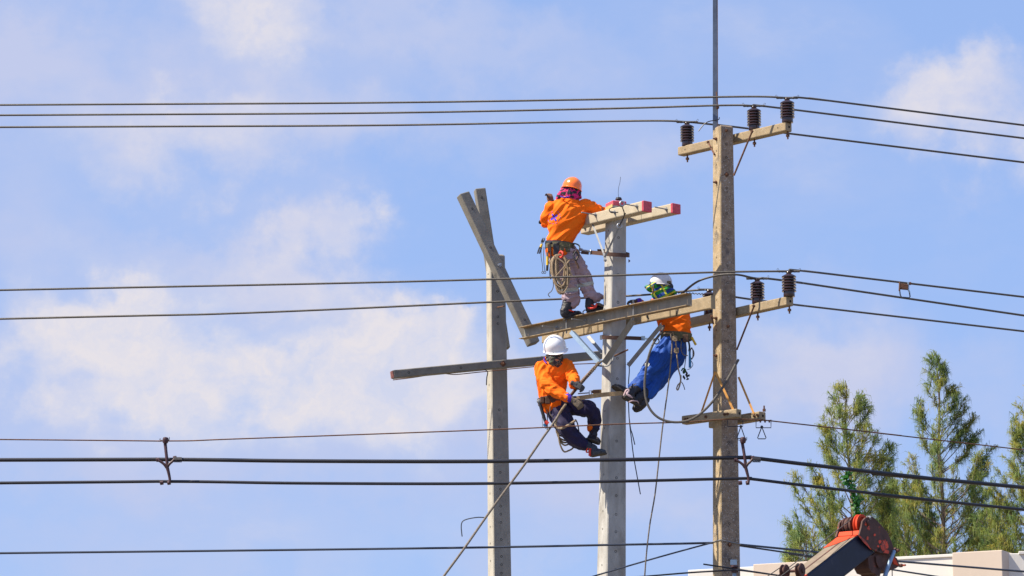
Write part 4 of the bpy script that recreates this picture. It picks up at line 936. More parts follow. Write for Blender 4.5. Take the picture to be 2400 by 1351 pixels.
MB().obox(P(1362, 592, 40.27), P(1380, 594, 40.25), .035, .006).build('leather_tab', 'strap_brown', s1)
s2 = strap('safety_strap', [(1508, 794, 40.0), (1470, 792.5, 39.97), (1440, 792, 39.95), (1416, 791, 39.96), (1411, 791, 40.0), (1412, 790, 40.2), (1440, 789, 40.4)], 9, 'strap_brown', 'brown positioning strap of the lineman in blue trousers, just under the platform beam')
MB().obox(P(1503, 793, 39.98), P(1512, 793, 39.98), .052, .012).build('buckle', 'galv_blue', s2)
MB().obox(P(1512, 794, 39.98), P(1532, 795, 39.96), .02, .008).build('snap_hook', 'galv_blue', s2)
ring(s2, P(1538, 800, 39.95), .034, .007, (0, 1, .1), 'hook_ring', 'conductor')
MB().obox(P(1406, 791, 39.97), P(1411, 791, 39.97), .05, .03).build('buckle', 'galv', s2)
s3 = strap('safety_strap', [(1352, 934, 39.76), (1375, 931, 39.75), (1400, 927.5, 39.76), (1420, 925, 39.84), (1445, 923, 39.86), (1468, 921, 39.9), (1473, 920, 40.05), (1468, 918, 40.3), (1410, 918, 40.38), (1390, 919, 40.3)], 10, 'strap_tan', 'tan positioning strap of the lower lineman round the new pole under the black boot')
MB().obox(P(1385, 919, 40.26), P(1405, 918, 40.3), .035, .006).build('leather_tab', 'strap_brown', s3)
MB().tube([P(1355, 923, 39.95), P(1370, 922, 39.98), P(1382, 921, 40.0)], .008, 8).build('snap_hook', 'steel', s3)
MB().tube([P(1381, 926, 40.0), P(1381, 916, 40.0), P(1386, 916, 40.0), P(1386, 926, 40.0)], .005, 6).build('buckle', 'steel', s3)
# ------------------------------------------------------------------ crane boom
def crane():
    Yc = 37.0; sn = Vector((.8, -.6, 0)); p0 = P(2046, 1299, Yc); k = U * Yc / 40
    Q = lambda px, py, off=0.0: PN(px, py, p0 + sn * off, sn)
    t = thing('crane_boom', 'crane boom with navy sides, sunlit tan top and worn orange-red head at the bottom right', 'crane', P(1990, 1300, Yc))
    A, A2 = Q(2011, 1256), Q(1888, 1351); a = (A - A2).normalized()
    B = Q(2047, 1300); L = 7.6; w = -sn * .245
    # keep the lower edge parallel to the top one
    c = [B - a * L, B + a * .06, B + a * .06 + w, B - a * L + w, A - a * L, A + a * .02, A + a * .02 + w, A - a * L + w]
    MB().hexa(c).build('boom_section', 'boom_navy', t, bevel=.02)
    n2 = a.cross(w).normalized(); n2 = n2 if n2.z > 0 else -n2
    o = A - a * .03
    MB().hexa([o - a * L - sn * .012, o - sn * .012, o + w + sn * .012, o - a * L + w + sn * .012] + [q + n2 * .006 for q in (o - a * L - sn * .012, o - sn * .012, o + w + sn * .012, o - a * L + w + sn * .012)]).build('top_plate', 'boom_top', t)
    MB().obox(A - a * L + w * .45 + n2 * .006, A - a * .1 + w * .45 + n2 * .006, .006, .02, D=w).build('wear_strip', 'worn_rust', t)
    o = A - a * .02
    MB().hexa([o - a * .22 + w * .55 + n2 * .006, o + n2 * .006, o + w + n2 * .006, o - a * .34 + w + n2 * .006] + [q + n2 * .012 for q in (o - a * .22 + w * .55, o, o + w, o - a * .34 + w)]).build('paint_patch', 'boom_orange', t)
    edge = [(2016, 1234), (2018, 1222), (2025, 1214), (2041, 1211), (2058, 1227), (2076, 1248), (2086, 1270), (2092, 1290), (2086, 1301), (2060, 1297), (2041, 1289), (2024, 1271), (2010, 1255)]
    MB().poly([Q(x_, y_, .012) for x_, y_ in edge], sn * .022).build('head_plate', 'worn_rust', t, bevel=.004)
    MB().poly([Q(x_, y_, .012) - sn * .29 for x_, y_ in edge], sn * .022).build('head_plate', 'worn_rust', t, bevel=.004)
    MB().poly([Q(x_, y_, .0355) for x_, y_ in ((2010, 1254), (2015, 1256), (2028, 1268), (2043, 1290), (2038, 1286), (2024, 1272))], sn * .003).build('paint_patch', 'worn_orange', t)
    # cross plate
    MB().poly([Q(2014, 1246) , Q(2011, 1256), Q(2011, 1256) + w * 1.02, Q(2014, 1246) + w * 1.02], n2 * .012).build('cross_plate', 'boom_orange', t)
    rj = random.Random(12)
    for cx_, cy_, rx_, ry_ in ((2073, 1279, 10, 14), (2062, 1270, 4, 5), (2077, 1293, 8, 5), (2058, 1281, 3, 3), (2036, 1238, 3, 6), (2050, 1254, 3, 3), (2033, 1262, 3, 4), (2029, 1228, 3, 5)):
        pg = []
        for i in range(22):
            a_ = 2 * math.pi * i / 22; q_ = rj.uniform(.62, 1.12); pg.append(Q(cx_ + math.cos(a_) * rx_ * q_, cy_ + math.sin(a_) * ry_ * q_, .0352))
        MB().poly(pg, sn * .002).build('paint_patch', 'worn_orange', t)
    cs = Q(2027, 1227)
    for off, rr, m_ in ((-.055, .122, 'boom_orange'), (-.15, .105, 'worn_rust'), (-.21, .1, 'worn_rust')):
        MB().lathe([(.02, -.028), (rr, -.026), (rr, -.018), (rr * .86, -.006), (rr * .86, .006), (rr, .018), (rr, .026), (rr * .75, .027), (rr * .7, .012), (.03, .012), (.03, .03)], cs + sn * off - Vector((0, 0, .02)), sn, 28).build('sheave', m_, t, smooth=True)
    MB().lathe([(.03, -.29), (.03, .05), (.018, .06)], cs - Vector((0, 0, .0)), sn, 14).build('sheave_pin', 'worn_rust', t, smooth=True)
    MB().tube([Q(2031, 1212, -.02), Q(2037, 1212, .0), Q(2040, 1216, .05)], .012, 8, dense=3).build('cable_guard', 'galv', t)
    low = [(2034, 1300), (2046, 1302), (2053, 1292), (2066, 1297), (2082, 1300), (2096, 1303), (2103, 1309), (2110, 1328), (2104, 1330), (2100, 1333), (2087, 1337), (2082, 1344), (2066, 1337), (2063, 1351), (2055, 1351), (2052, 1346), (2043, 1343), (2037, 1332)]
    MB().poly([Q(x_, y_, -.01) for x_, y_ in low], -sn * .19).build('lower_housing', 'worn_rust', t, bevel=.006)
    MB().poly([Q(x_, y_, .0) for x_, y_ in ((2091, 1309), (2097, 1307), (2106, 1326), (2095, 1322))], -sn * .02).build('paint_patch', 'boom_orange', t)
    MB().tube([Q(2096, 1292, .05), Q(2088, 1312, .05), Q(2080, 1332, .05), Q(2074, 1352, .05)], [.02, .022, .024, .026], 12, dense=3).build('lever', 'galv_blue', t, smooth=True)
    bolt_part(t, Q(2096, 1291, .02), sn, .06, .02, 'worn_rust'); bolt_part(t, Q(2108, 1326, -.05), sn, .08, .013, 'worn_rust')
    MB().poly([Q(x_, y_, -.0) for x_, y_ in ((2051, 1304), (2058, 1303), (2064, 1312), (2066, 1330), (2058, 1332), (2052, 1318))], sn * .012).build('latch', 'worn_rust', t)
    MB().lathe([(.016, 0), (.016, .006)], Q(2061, 1288, .036), sn, 10).build('plate_hole', 'hole', t)
    # winch-line guide pulleys beside the boom
    for x_, y_, dy, nm in ((1839, 1340, .0, 'guide_pulley'), (1875, 1337, .0, 'guide_pulley')):
        c_ = P(x_, y_, 35.4); ax = Vector((.85, -.52, .0))
        MB().lathe([(.015, -.03), (.07, -.028), (.075, -.018), (.05, -.006), (.05, .006), (.075, .018), (.07, .028), (.03, .03), (.028, .045)], c_, ax, 24).build(nm, 'worn_rust', t, smooth=True)
    MB().tube([P(1839, 1340, 35.4), P(1875, 1338, 35.37)], .016, 10).build('axle', 'worn_rust', t)
    MB().obox(P(1862, 1364, 35.4), P(1893, 1351, 35.6), .04, .06).build('bracket', 'boom_orange', t, bevel=.004)
    MB().obox(P(1850, 1400, 35.5), P(1868, 1356, 35.4), .04, .05, D=(0, 1, 0)).build('bracket', 'worn_rust', t, bevel=.004)
    e = A - a * L - Vector((0, 0, .3)); e.x += .05
    MB().hexa([Vector((e.x + i * .3, e.y + j * .3, z_)) for z_ in (0, e.z + .2) for i, j in ((-1, -1), (1, -1), (1, 1), (-1, 1))]).build('slewing_post', 'boom_orange', t, bevel=.03)
    for pts, r_, nm in (([(2000, 1214, 36.95), (1900, 1292, 36.1), (1821, 1351, 35.5), (1750, 1404, 35)], 1.15, 'winch line running from the head sheave down left past the pulleys'),
                        ([(1880, 1322, 35.4), (1862, 1328, 35.3), (1829, 1352, 35.2), (1790, 1382, 35)], 1.1, 'winch line passing over the right guide pulley'),
                        ([(1834, 1327, 35.4), (1815, 1340, 35.3), (1798, 1352, 35.2), (1770, 1374, 35)], 1.1, 'winch line passing over the left guide pulley'),
                        ([(2091, 1336, 36.95), (2091.5, 1420, 36.95)], 1.1, 'line hanging straight down from the lower housing of the crane head')):
        cable('winch_line', pts, r_, 'conductor', 'steel ' + nm, 'cable', 'winch lines of the crane')
crane()

# ------------------------------------------------------------------ linemen
class LB:
    """collects closed lofts; skin() fuses them into one continuous surface"""
    def __init__(s): s.v = []; s.f = []
    def loft(s, pts, side=(1, 0, 0), n=14, dense=6):
        """pts: (Vector, ra, rb); ra along side, rb across"""
        q = cr([(*p_[0], p_[1], p_[2]) for p_ in pts], dense); q = [(Vector(a[:3]), max(a[3], .002), max(a[4], .002)) for a in q]
        # rounded ends
        def cap(p_, nx, ra, rb):
            d = (p_ - nx).normalized(); m_ = min(ra, rb); return [(p_ + d * m_ * .45, ra * .78, rb * .78), (p_ + d * m_ * .72, ra * .4, rb * .4)]
        q = list(reversed(cap(q[0][0], q[1][0], q[0][1], q[0][2]))) + q + cap(q[-1][0], q[-2][0], q[-1][1], q[-1][2])
        o = len(s.v); sd = Vector(side); m_ = len(q)
        for i, (p_, ra, rb) in enumerate(q):
            tg = (q[min(i + 1, m_ - 1)][0] - q[max(0, i - 1)][0]).normalized()
            x = sd - tg * sd.dot(tg); x = x.normalized() if x.length > .05 else tg.orthogonal().normalized(); y = tg.cross(x)
            for k in range(n):
                a = 2 * math.pi * k / n; s.v.append(p_ + x * math.cos(a) * ra + y * math.sin(a) * rb)
        for i in range(m_ - 1):
            for k in range(n):
                a, b_ = o + i * n + k, o + i * n + (k + 1) % n; s.f.append((a, b_, b_ + n, a + n))
        s.f.append(tuple(o + k for k in reversed(range(n)))); e = o + (m_ - 1) * n; s.f.append(tuple(e + k for k in range(n)))
        return s
    def ball(s, c, r, n=14):
        c = Vector(c); r = Vector(r) if not isinstance(r, (int, float)) else Vector((r, r, r)); o = len(s.v); m_ = 9
        for i in range(m_ + 1):
            th = math.pi * (i + .0) / m_; th = max(.05, min(math.pi - .05, th))
            for k in range(n):
                a = 2 * math.pi * k / n; s.v.append(c + Vector((r.x * math.sin(th) * math.cos(a), r.y * math.sin(th) * math.sin(a), r.z * math.cos(th))))
        for i in range(m_):
            for k in range(n):
                a, b_ = o + i * n + k, o + i * n + (k + 1) % n; s.f.append((a, a + n, b_ + n, b_))
        s.f.append(tuple(o + k for k in range(n))); e = o + m_ * n; s.f.append(tuple(e + k for k in reversed(range(n))))
        return s
    def skin(s, name, m_, parent, voxel=.009, smooth=3, wr=None, amp=.008, label=None):
        org = ORG[root_of(parent).name]
        me = bpy.data.meshes.new('tmp'); me.from_pydata([tuple(v_ - org) for v_ in s.v], [], s.f)
        bm = bmesh.new(); bm.from_mesh(me); bmesh.ops.recalc_face_normals(bm, faces=bm.faces); bm.to_mesh(me); bm.free()
        ob = bpy.data.objects.new('tmp', me); COL.objects.link(ob)
        r_ = ob.modifiers.new('r', 'REMESH'); r_.mode = 'VOXEL'; r_.voxel_size = voxel; r_.adaptivity = 0
        sm = ob.modifiers.new('s', 'SMOOTH'); sm.iterations = smooth; sm.factor = .5
        dg = bpy.context.evaluated_depsgraph_get(); out = bpy.data.meshes.new_from_object(ob.evaluated_get(dg))
        bpy.data.objects.remove(ob); bpy.data.meshes.remove(me)
        out.name = name; out.materials.clear()
        for mm in (m_ if isinstance(m_, (list, tuple)) else [m_]): out.materials.append(M[mm])
        if wr:
            nv = len(out.vertices); co = [v_.co.copy() for v_ in out.vertices]; no = [v_.normal.copy() for v_ in out.vertices]
            for i in range(nv):
                d = wr(co[i] + org); out.vertices[i].co = co[i] + no[i] * d * amp
        out.polygons.foreach_set('use_smooth', [True] * len(out.polygons)); out.update()
        o = bpy.data.objects.new(name, out); COL.objects.link(o); o.parent = parent
        if label: o['label'] = label
        return o
def folds(along, freq=16.0, stretch=.22, seed=0.0, sharp=1.0, fine=.35):
    """long creases running in direction 'along'"""
    a = Vector(along).normalized(); x = a.orthogonal().normalized(); y = a.cross(x); off = Vector((seed, seed * 1.7, -seed))
    def f(p_):
        w_ = noise.noise_vector(p_ * 3 + off) * .05; q = p_ + w_
        q = Vector((q.dot(a) * stretch, q.dot(x), q.dot(y))) * freq
        n_ = 1 - abs(noise.noise(q + off)) * 2.6; m_ = noise.noise(q * 2.1 + off)
        return (max(-1, n_) - .35) * sharp + m_ * fine
    return f
def mixf(*fs):
    """fs: (function, centre, radius) blended by distance, first is the base"""
    def f(p_):
        v = fs[0][0](p_)
        for g, c_, r_ in fs[1:]:
            k = max(0, 1 - (p_ - c_).length / r_); v = v * (1 - k) + g(p_) * k * 1.2
        return v
    return f
def hand_lofts(Wp, d, n_, size=.185, curl=.5, spread=.12, thumb=1, scale_r=1.0):
    """palm and five fingers. Wp wrist, d direction of the hand, n_ direction the palm faces; thumb side = +-1"""
    d = Vector(d).normalized(); n_ = Vector(n_); n_ = (n_ - d * n_.dot(d)).normalized(); s_ = d.cross(n_).normalized() * thumb
    out = []; pl = size * .52; pw = size * .42
    for k in (-.36, -.12, .12, .36):
        out.append(([(Wp + s_ * k * pw * .6, .013 * scale_r, .014 * scale_r), (Wp + d * pl * .55 + s_ * k * pw, .014 * scale_r, .0145 * scale_r), (Wp + d * pl + s_ * k * pw * 1.1, .0125 * scale_r, .0125 * scale_r)], n_))
    lens = [.40, .45, .42, .33]
    for i, k in enumerate((.38, .13, -.12, -.36)):
        b_ = Wp + d * pl + s_ * k * pw * 1.1; dd = (d + s_ * k * spread).normalized(); pts = [(b_ - dd * .01, .0105 * scale_r, .0105 * scale_r)]; L = lens[i] * size
        ang = 0; p_ = b_
        for j, fr in enumerate((.42, .32, .26)):
            ang += curl * (1.0 + .15 * i * .5) * (1.0 if j else .8)
            p_ = p_ + (dd * math.cos(ang) + n_ * math.sin(ang)) * L * fr; pts.append((p_.copy(), (.0100 - .0011 * j) * scale_r, (.0100 - .0011 * j) * scale_r))
        out.append((pts, n_))
    tb = Wp + d * pl * .2 + s_ * pw * .42; td = (d * .75 + s_ * .65 + n_ * .35).normalized(); t2 = (d * .85 + s_ * .1 + n_ * .7).normalized()
    out.append(([(tb, .0135 * scale_r, .0135 * scale_r), (tb + td * size * .2, .0125 * scale_r, .0125 * scale_r), (tb + td * size * .2 + t2 * size * .17, .010 * scale_r, .010 * scale_r), (tb + td * size * .2 + t2 * size * .3, .0085 * scale_r, .0085 * scale_r)], n_))
    return out
def glove(parent, m_, Wp, d, n_, **k):
    b = LB(); ls = hand_lofts(Wp, d, n_, scale_r=1.12, **k)
    for pts, sd in ls: b.loft(pts, sd, n=8, dense=3)
    d = Vector(d).normalized(); b.loft([(Wp - d * .028, .029, .026), (Wp - d * .005, .026, .023), (Wp + d * .03, .03, .02)], Vector(d).cross(Vector(n_)), n=12, dense=3)
    return b.skin('glove', m_, parent, .0042, 1)
def helmet(parent, c, up, fwd, r, m_, peak=.055, stretch=1.12, ribs=3, rimh=.0, drop=.25):
    up = Vector(up).normalized(); fwd = Vector(fwd); fwd = (fwd - up * fwd.dot(up)).normalized(); rt = fwd.cross(up).normalized()
    b = MB(); N, K = 40, 14; th_max = math.pi / 2 + drop
    def pt(th, a, rr=r, hh=1.0):
        sx = math.sin(min(th, math.pi / 2)) if th < math.pi / 2 else 1 + .04 * (th - math.pi / 2)
        z = math.cos(th) * 1.02
        f_ = math.cos(a); s__ = math.sin(a)
        rib = 0
        if ribs and abs(s__ * sx) < .2 and th < 1.35: rib = .012 * max(0, 1 - abs(s__ * sx) / .2) ** .4 if ribs else 0
        q = 1 + rib
        return c + fwd * (f_ * sx * rr * stretch * q) + rt * (s__ * sx * rr * q) + up * (z * rr * q)
    for i in range(K + 1):
        th = max(.02, th_max * i / K)
        for k in range(N): b.v.append(pt(th, 2 * math.pi * k / N))
    for i in range(K):
        for k in range(N): b.f.append((i * N + k, i * N + (k + 1) % N, (i + 1) * N + (k + 1) % N, (i + 1) * N + k)); b.mi.append(0)
    b.f.append(tuple(range(N))); b.mi.append(0)
    # rim and peak
    o = len(b.v)
    for k in range(N):
        a = 2 * math.pi * k / N; e = b.v[K * N + k]; out_ = (fwd * math.cos(a) + rt * math.sin(a)); pk = .010 + peak * max(0, math.cos(a)) ** 2.2
        b.v.append(e + out_ * pk - up * (.004 + pk * .28)); 
    for k in range(N):
        a = 2 * math.pi * k / N; b.v.append(b.v[o + k] - up * .006 - (fwd * math.cos(a) + rt * math.sin(a)) * .003)
    for k in range(N):
        b.v.append(b.v[K * N + k] - up * .006 - (b.v[K * N + k] - c).normalized() * .004)
    for k in range(N):
        k2 = (k + 1) % N
        for u_, w_ in ((K * N, o), (o, o + N), (o + N, o + 2 * N)): b.f.append((u_ + k, u_ + k2, w_ + k2, w_ + k)); b.mi.append(0)
    h = b.build('helmet', m_, parent, smooth=True)
    q = MB(); i0 = MB()
    for k in range(N + 1):
        a = 2 * math.pi * k / N; i0.v.append(c + (fwd * math.cos(a) * stretch + rt * math.sin(a)) * r * .93 - up * (math.sin(drop) * r))
    lin = MB().lathe([(r * .93, -.03), (r * .95, .0), (r * .6, .05), (.01, .09)], c - up * .01, up, 24).build('helmet_liner', 'tool_black', h)
    return h
def tube_part(name, parent, pts, r, m_, n=8, dense=5, smooth=True):
    return MB().tube([Vector(p_) for p_ in pts], r, n, dense=dense).build(name, m_, parent, smooth=smooth)
def mk(Y0):
    k = U * Y0 / 40
    def pt(px, py, dy=0.0, ra=None, rb=None):
        v_ = P(px, py, Y0 + dy)
        return v_ if ra is None else (v_, ra * k, (ra if rb is None else rb) * k)
    return pt
def shrink(pts, f=.76): return [(a, b_ * f, c_ * f) for a, b_, c_ in pts]
def head_lofts(b, c, up, fwd, s_=1.0):
    up = Vector(up).normalized(); fwd = Vector(fwd); fwd = (fwd - up * fwd.dot(up)).normalized(); rt = fwd.cross(up)
    b.loft([(c - up * .10 * s_ + fwd * .035, .045 * s_, .05 * s_), (c - up * .06 * s_ + fwd * .015, .062 * s_, .078 * s_), (c, .076 * s_, .095 * s_), (c + up * .06 * s_, .072 * s_, .09 * s_), (c + up * .105 * s_, .04 * s_, .05 * s_)], rt, n=16)
    b.loft([(c + fwd * .085 + up * .012, .009, .009), (c + fwd * .108 - up * .022, .013, .014), (c + fwd * .09 - up * .032, .014, .008)], rt, n=8, dense=3)          # nose
    b.loft([(c + fwd * .082 + up * .03 - rt * .035, .018, .008), (c + fwd * .088 + up * .028, .016, .008), (c + fwd * .082 + up * .03 + rt * .035, .018, .008)], up, n=8, dense=3)  # brow
    b.loft([(c + fwd * .085 - up * .058 - rt * .018, .005, .006), (c + fwd * .09 - up * .058, .007, .008), (c + fwd * .085 - up * .058 + rt * .018, .005, .006)], up, n=8, dense=3)   # lips
    for s in (-1, 1): b.loft([(c + rt * s * .078 + up * .02, .006, .014), (c + rt * s * .084, .007, .02), (c + rt * s * .078 - up * .028, .006, .012)], rt, n=8, dense=3)
def stripe(tro, conds):
    """reflective bands: the cloth faces whose picture point satisfies a condition, lifted 3 mm"""
    org = ORG[root_of(tro).name]; me = tro.data
    for c_ in conds:
        b = MB(); idx = {}
        for p_ in me.polygons:
            if c_(*proj(p_.center + org)):
                f = []
                for i in p_.vertices:
                    if i not in idx: idx[i] = len(b.v); b.v.append(me.vertices[i].co + me.vertices[i].normal * .003 + org)
                    f.append(idx[i])
                b.f.append(tuple(f)); b.mi.append(0)
        if b.f: b.build('reflective_stripe', 'reflective', tro, smooth=True)
def body_part(parent, hd, up, fwd, limbs, neck, hands):
    b = LB(); head_lofts(b, hd, up, fwd)
    for l in limbs: b.loft(shrink(l[0]), l[1])
    b.loft(neck, (1, 0, 0))
    for h in hands:
        for pts, sd in hand_lofts(*h[0], **h[1]): b.loft(shrink(pts, .8), sd, n=8, dense=3)
        W_, d = h[0][0], Vector(h[0][1]).normalized()
        b.loft([(W_ - d * .02, .022, .018), (W_ + d * .03, .022, .018)], (0, 0, 1), n=10, dense=3)
    return b.skin('body', 'skin', parent, .0075, 2)
def boot(parent, ank, heel, toe, m_='boot', shaft=.17, rs=.052, up=None):
    """ank: top of shaft; heel and toe on the sole line"""
    f = (toe - heel).normalized(); b = LB(); upv = (ank - (heel * .75 + toe * .25)); upv = (upv - f * upv.dot(f)).normalized(); L = (toe - heel).length
    sd = f.cross(upv).normalized(); hc = heel + f * L * .2
    b.loft([(ank, rs, rs * 1.08), (ank.lerp(hc + upv * .09, .55), rs * .86, rs * .98), (hc + upv * .09, rs * .78, rs * .98), (hc + upv * .04, .040, .052)], sd, n=16)
    b.loft([(heel + f * .035 + upv * .035, .034, .034), (hc + upv * .045, .038, .045), (heel + f * L * .55 + upv * .042, .043, .04), (heel + f * L * .8 + upv * .033, .046, .030), (toe - f * .035 + upv * .03, .037, .027)], sd, n=16)
    o = b.skin('boot', m_, parent, .006, 2, wr=folds(sd, 30, .3), amp=.003)
    q = MB(); pts = []
    for k_, w_ in ((-.0, .026), (.12, .034), (.35, .032), (.6, .041), (.8, .043), (.95, .03), (1.0, .012)): pts.append((k_, w_))
    ol = [heel + f * L * k_ + sd * w_ for k_, w_ in pts] + [heel + f * L * k_ - sd * w_ for k_, w_ in reversed(pts)]
    q.poly(ol, upv * .02).build('sole', 'sole', o, bevel=.004)
    return o
def lace(parent, c, ax, r, m_, n=1):
    ax = Vector(ax).normalized(); x = ax.orthogonal().normalized(); y = ax.cross(x)
    return MB().tube([c + (x * math.cos(a) + y * math.sin(a)) * r for a in [2 * math.pi * i / 18 for i in range(19)]], .009, 6).build('boot_tie', m_, parent, smooth=True)
def belt_band(parent, rings, hpx, m_, name='belt'):
    """rings: centre, ra, rb loop; a band round the waist tilted with the given up"""
    c, up, sd, ra, rb, h, th = rings; up = Vector(up).normalized(); x = (Vector(sd) - up * Vector(sd).dot(up)).normalized(); y = up.cross(x); b = MB(); N = 36
    for k in range(N):
        a = 2 * math.pi * k / N; d = x * math.cos(a); e = y * math.sin(a)
        for rr, hh in ((0, -h / 2), (th, -h / 2), (th, h / 2), (0, h / 2)): b.v.append(c + d * (ra + rr) + e * (rb + rr) + up * hh)
    for k in range(N):
        k2 = (k + 1) % N
        for j in range(4): b.f.append((k * 4 + j, k2 * 4 + j, k2 * 4 + (j + 1) % 4, k * 4 + (j + 1) % 4)); b.mi.append(0)
    return b.build(name, m_, parent)

# ---- upper lineman: seen from behind, standing on the channel beam
A = mk(40.3); t = thing('person', 'lineman in orange helmet and pink scarf standing on the steel beam, seen from behind', 'person', P(1340, 750, 40.3), 'linemen at work')
pt = A; G7 = 'linemen at work'
torso = [pt(1333, 478, .0, 36, 17), pt(1331, 492, .0, 46, 23), pt(1326, 515, .0, 44, 25), pt(1319, 540, -.01, 36, 23), pt(1312, 562, -.02, 30.5, 21), pt(1312, 574, -.02, 30, 21)]
ra = [pt(1366, 482, .0, 17, 17), pt(1386, 488, .02, 16, 14), pt(1402, 494, .06, 14, 13), pt(1416, 499, .16, 11, 11), pt(1424, 502, .34, 9.5, 9.5)]
la = [pt(1294, 486, .0, 16, 17), pt(1283, 505, .02, 14.5, 14), pt(1279, 521, .06, 12, 12.5), pt(1282, 513, .16, 11, 11), pt(1289, 492, .26, 10, 10)]
b = LB(); b.loft(torso, n=22); b.loft(ra, (0, 0, 1)); b.loft(la, (1, 0, 0)); b.loft([pt(1336, 470, -.01, 26, 15), pt(1334, 480, 0, 36, 17)], n=16)
b.skin('shirt', 'orange_cloth', t, .008, 4, wr=mixf((folds((.75, .1, .62), 15, .16, 2.0), None, 1), (folds((1, .2, .25), 17, .2, 5.0), pt(1385, 490), .3)), amp=.017)
b = LB(); b.loft([pt(1313, 574, -.02, 31, 21), pt(1311, 588, -.02, 33, 22), pt(1313, 596, -.02, 32, 22)], n=22); b.skin('shirt_hem', 'orange_cloth', t, .009, 2, wr=folds((0, 0, 1), 22, .3, 3), amp=.007)
lleg = [pt(1308, 592, -.02, 20, 22), pt(1316, 612, 0, 22, 21), pt(1326, 642, .04, 20.5, 19), pt(1334, 668, .08, 20, 18), pt(1338, 690, .11, 21, 18), pt(1338, 704, .13, 20.5, 17.5), pt(1336, 712, .13, 17, 16)]
rleg = [pt(1330, 592, -.02, 22, 22), pt(1343, 612, .02, 21, 20), pt(1359, 635, .08, 20, 18), pt(1370, 658, .10, 18, 17), pt(1377, 678, .10, 15.5, 15.5), pt(1384, 692, .10, 13.5, 14), pt(1391, 700, .12, 12.5, 13)]
flare = [pt(1391, 690, .10, 10, 10), pt(1402, 695, .12, 7, 9), pt(1412, 697, .14, 3.6, 8)]
flare2 = [pt(1396, 696, .1, 8, 8), pt(1404, 703, .12, 4, 8)]
b = LB(); b.loft([pt(1312, 588, -.02, 30, 21), pt(1316, 600, -.01, 33, 22), pt(1322, 612, 0, 33, 22)], n=22); b.loft(lleg, n=16); b.loft(rleg, n=16); b.loft(flare, (0, 0, 1)); b.loft(flare2, (0, 0, 1))
tro = b.skin('trousers', 'mauve_cloth', t, .008, 4, wr=mixf((folds((1, .3, .35), 16, .3, 4.0), None, 1), (folds((1, .2, -.5), 22, .3, 9.0), pt(1375, 655), .25)), amp=.019)
def band(parent, a, b_, r0, r1, m_, rb=1.0):
    q = LB(); q.loft([(a, r0, r0 * rb), (b_, r1, r1 * rb)], n=18, dense=3); return q.skin('reflective_stripe', m_, parent, .0085, 2)
k_ = U
stripe(tro, [lambda x, y: x < 1354 and abs(y - (682.5 - (x - 1317) * .11)) < 5, lambda x, y: x > 1351 and abs(y - (671 - (x - 1355) * .22)) < 4.5])
hd = pt(1339, 446, .02)
body_part(t, hd, (.12, .15, 1), (-.25, 1, -.1), [(torso, (1, 0, 0)), (ra, (0, 0, 1)), (la, (1, 0, 0)), (lleg, (1, 0, 0)), (rleg, (1, 0, 0))], [pt(1337, 460, .0, 12, 12), pt(1334, 478, 0, 15, 13)],
          [((pt(1291, 478, .28), (-.12, .2, 1), (-.6, 1, 0)), dict(size=.18, curl=.5, thumb=-1)), ((pt(1428, 503, .42), (.5, 1, -.1), (0, 0, -1)), dict(size=.17, curl=.5, thumb=1))])
glove(t, 'glove_brown', pt(1291, 478, .28), (-.12, .2, 1), (-.6, 1, 0), size=.19, curl=.5, thumb=-1)
glove(t, 'glove_brown', pt(1428, 503, .42), (.5, 1, -.1), (0, 0, -1), size=.17, curl=.5, thumb=1)
mk_ = MB().tube([pt(1279, 455, .26), pt(1288, 464, .26)], .011, 8).build('marker_pen', 'tool_black'); tag(mk_, 'black marker pen held up in the gloved hand of the upper lineman', 'pen')
MB().lathe([(.004, -.02), (.022, -.012), (.025, .01), (.012, .03)], pt(1266, 521, .05), (1, .1, -.3), 12).build('elbow_pad', 'tool_black', t, smooth=True)
helmet(t, pt(1341, 438, .02), (.22, .0, 1), (-.35, 1, -.1), 23 * U, 'helmet_orange', peak=.04, drop=.22)
b = LB(); b.loft([pt(1341, 437, .02, 18, 20), pt(1340, 448, .02, 19.5, 21), pt(1338, 458, .0, 21, 20), pt(1336, 463, -.01, 23, 18)], n=18)
b.loft([pt(1322, 448, -.0, 9, 9), pt(1312, 459, -.03, 8, 8), pt(1306, 466, -.03, 4, 6)], n=10); b.loft([pt(1354, 450, -.01, 8, 9), pt(1359, 463, -.03, 5, 6)], n=10)
b.skin('scarf', 'scarf_pink', t, .008, 2, wr=folds((.3, 0, 1), 20, .3, 1), amp=.009)
MB().tube([pt(1313, 461, -.09), pt(1323, 463, -.12), pt(1334, 462, -.12)], .009, 6, dense=3).build('collar', 'purple_cloth', t)
boot(t, pt(1334, 703, .13), pt(1322, 752, .08), pt(1366, 738, .20), rs=.07)
boot(t, pt(1384, 691, .11), pt(1377, 737, .05), pt(1424, 724, .26), rs=.058)
lace(t, pt(1331, 731, .13), (.1, .1, 1), .07, 'red'); lace(t, pt(1387, 718, .10), (.25, .0, 1), .055, 'red')
tube_part('boot_tie', t, [pt(1378, 722, -.0), pt(1388, 723, -.03), pt(1396, 719, -.01), pt(1398, 713, .0)], .012, 'red')
tube_part('boot_lace', t, [pt(1366, 733, .0), pt(1370, 727, -.02), pt(1376, 731, 0), pt(1371, 737, 0), pt(1366, 731, .0), pt(1378, 724, -.02)], .005, 'tool_black')
MB().poly([pt(1397, 710, .08), pt(1404, 709, .08), pt(1417, 716, .1), pt(1415, 719, .1), pt(1404, 716, .08)], (0, .05, .0)).build('boot_tongue', 'rope_grey', t, bevel=.004)
bl = belt_band(t, (pt(1312, 578, -.02), (.05, 0, 1), (1, 0, 0), 32.5 * U, 23 * U, .065, .012), 0, 'belt_olive')
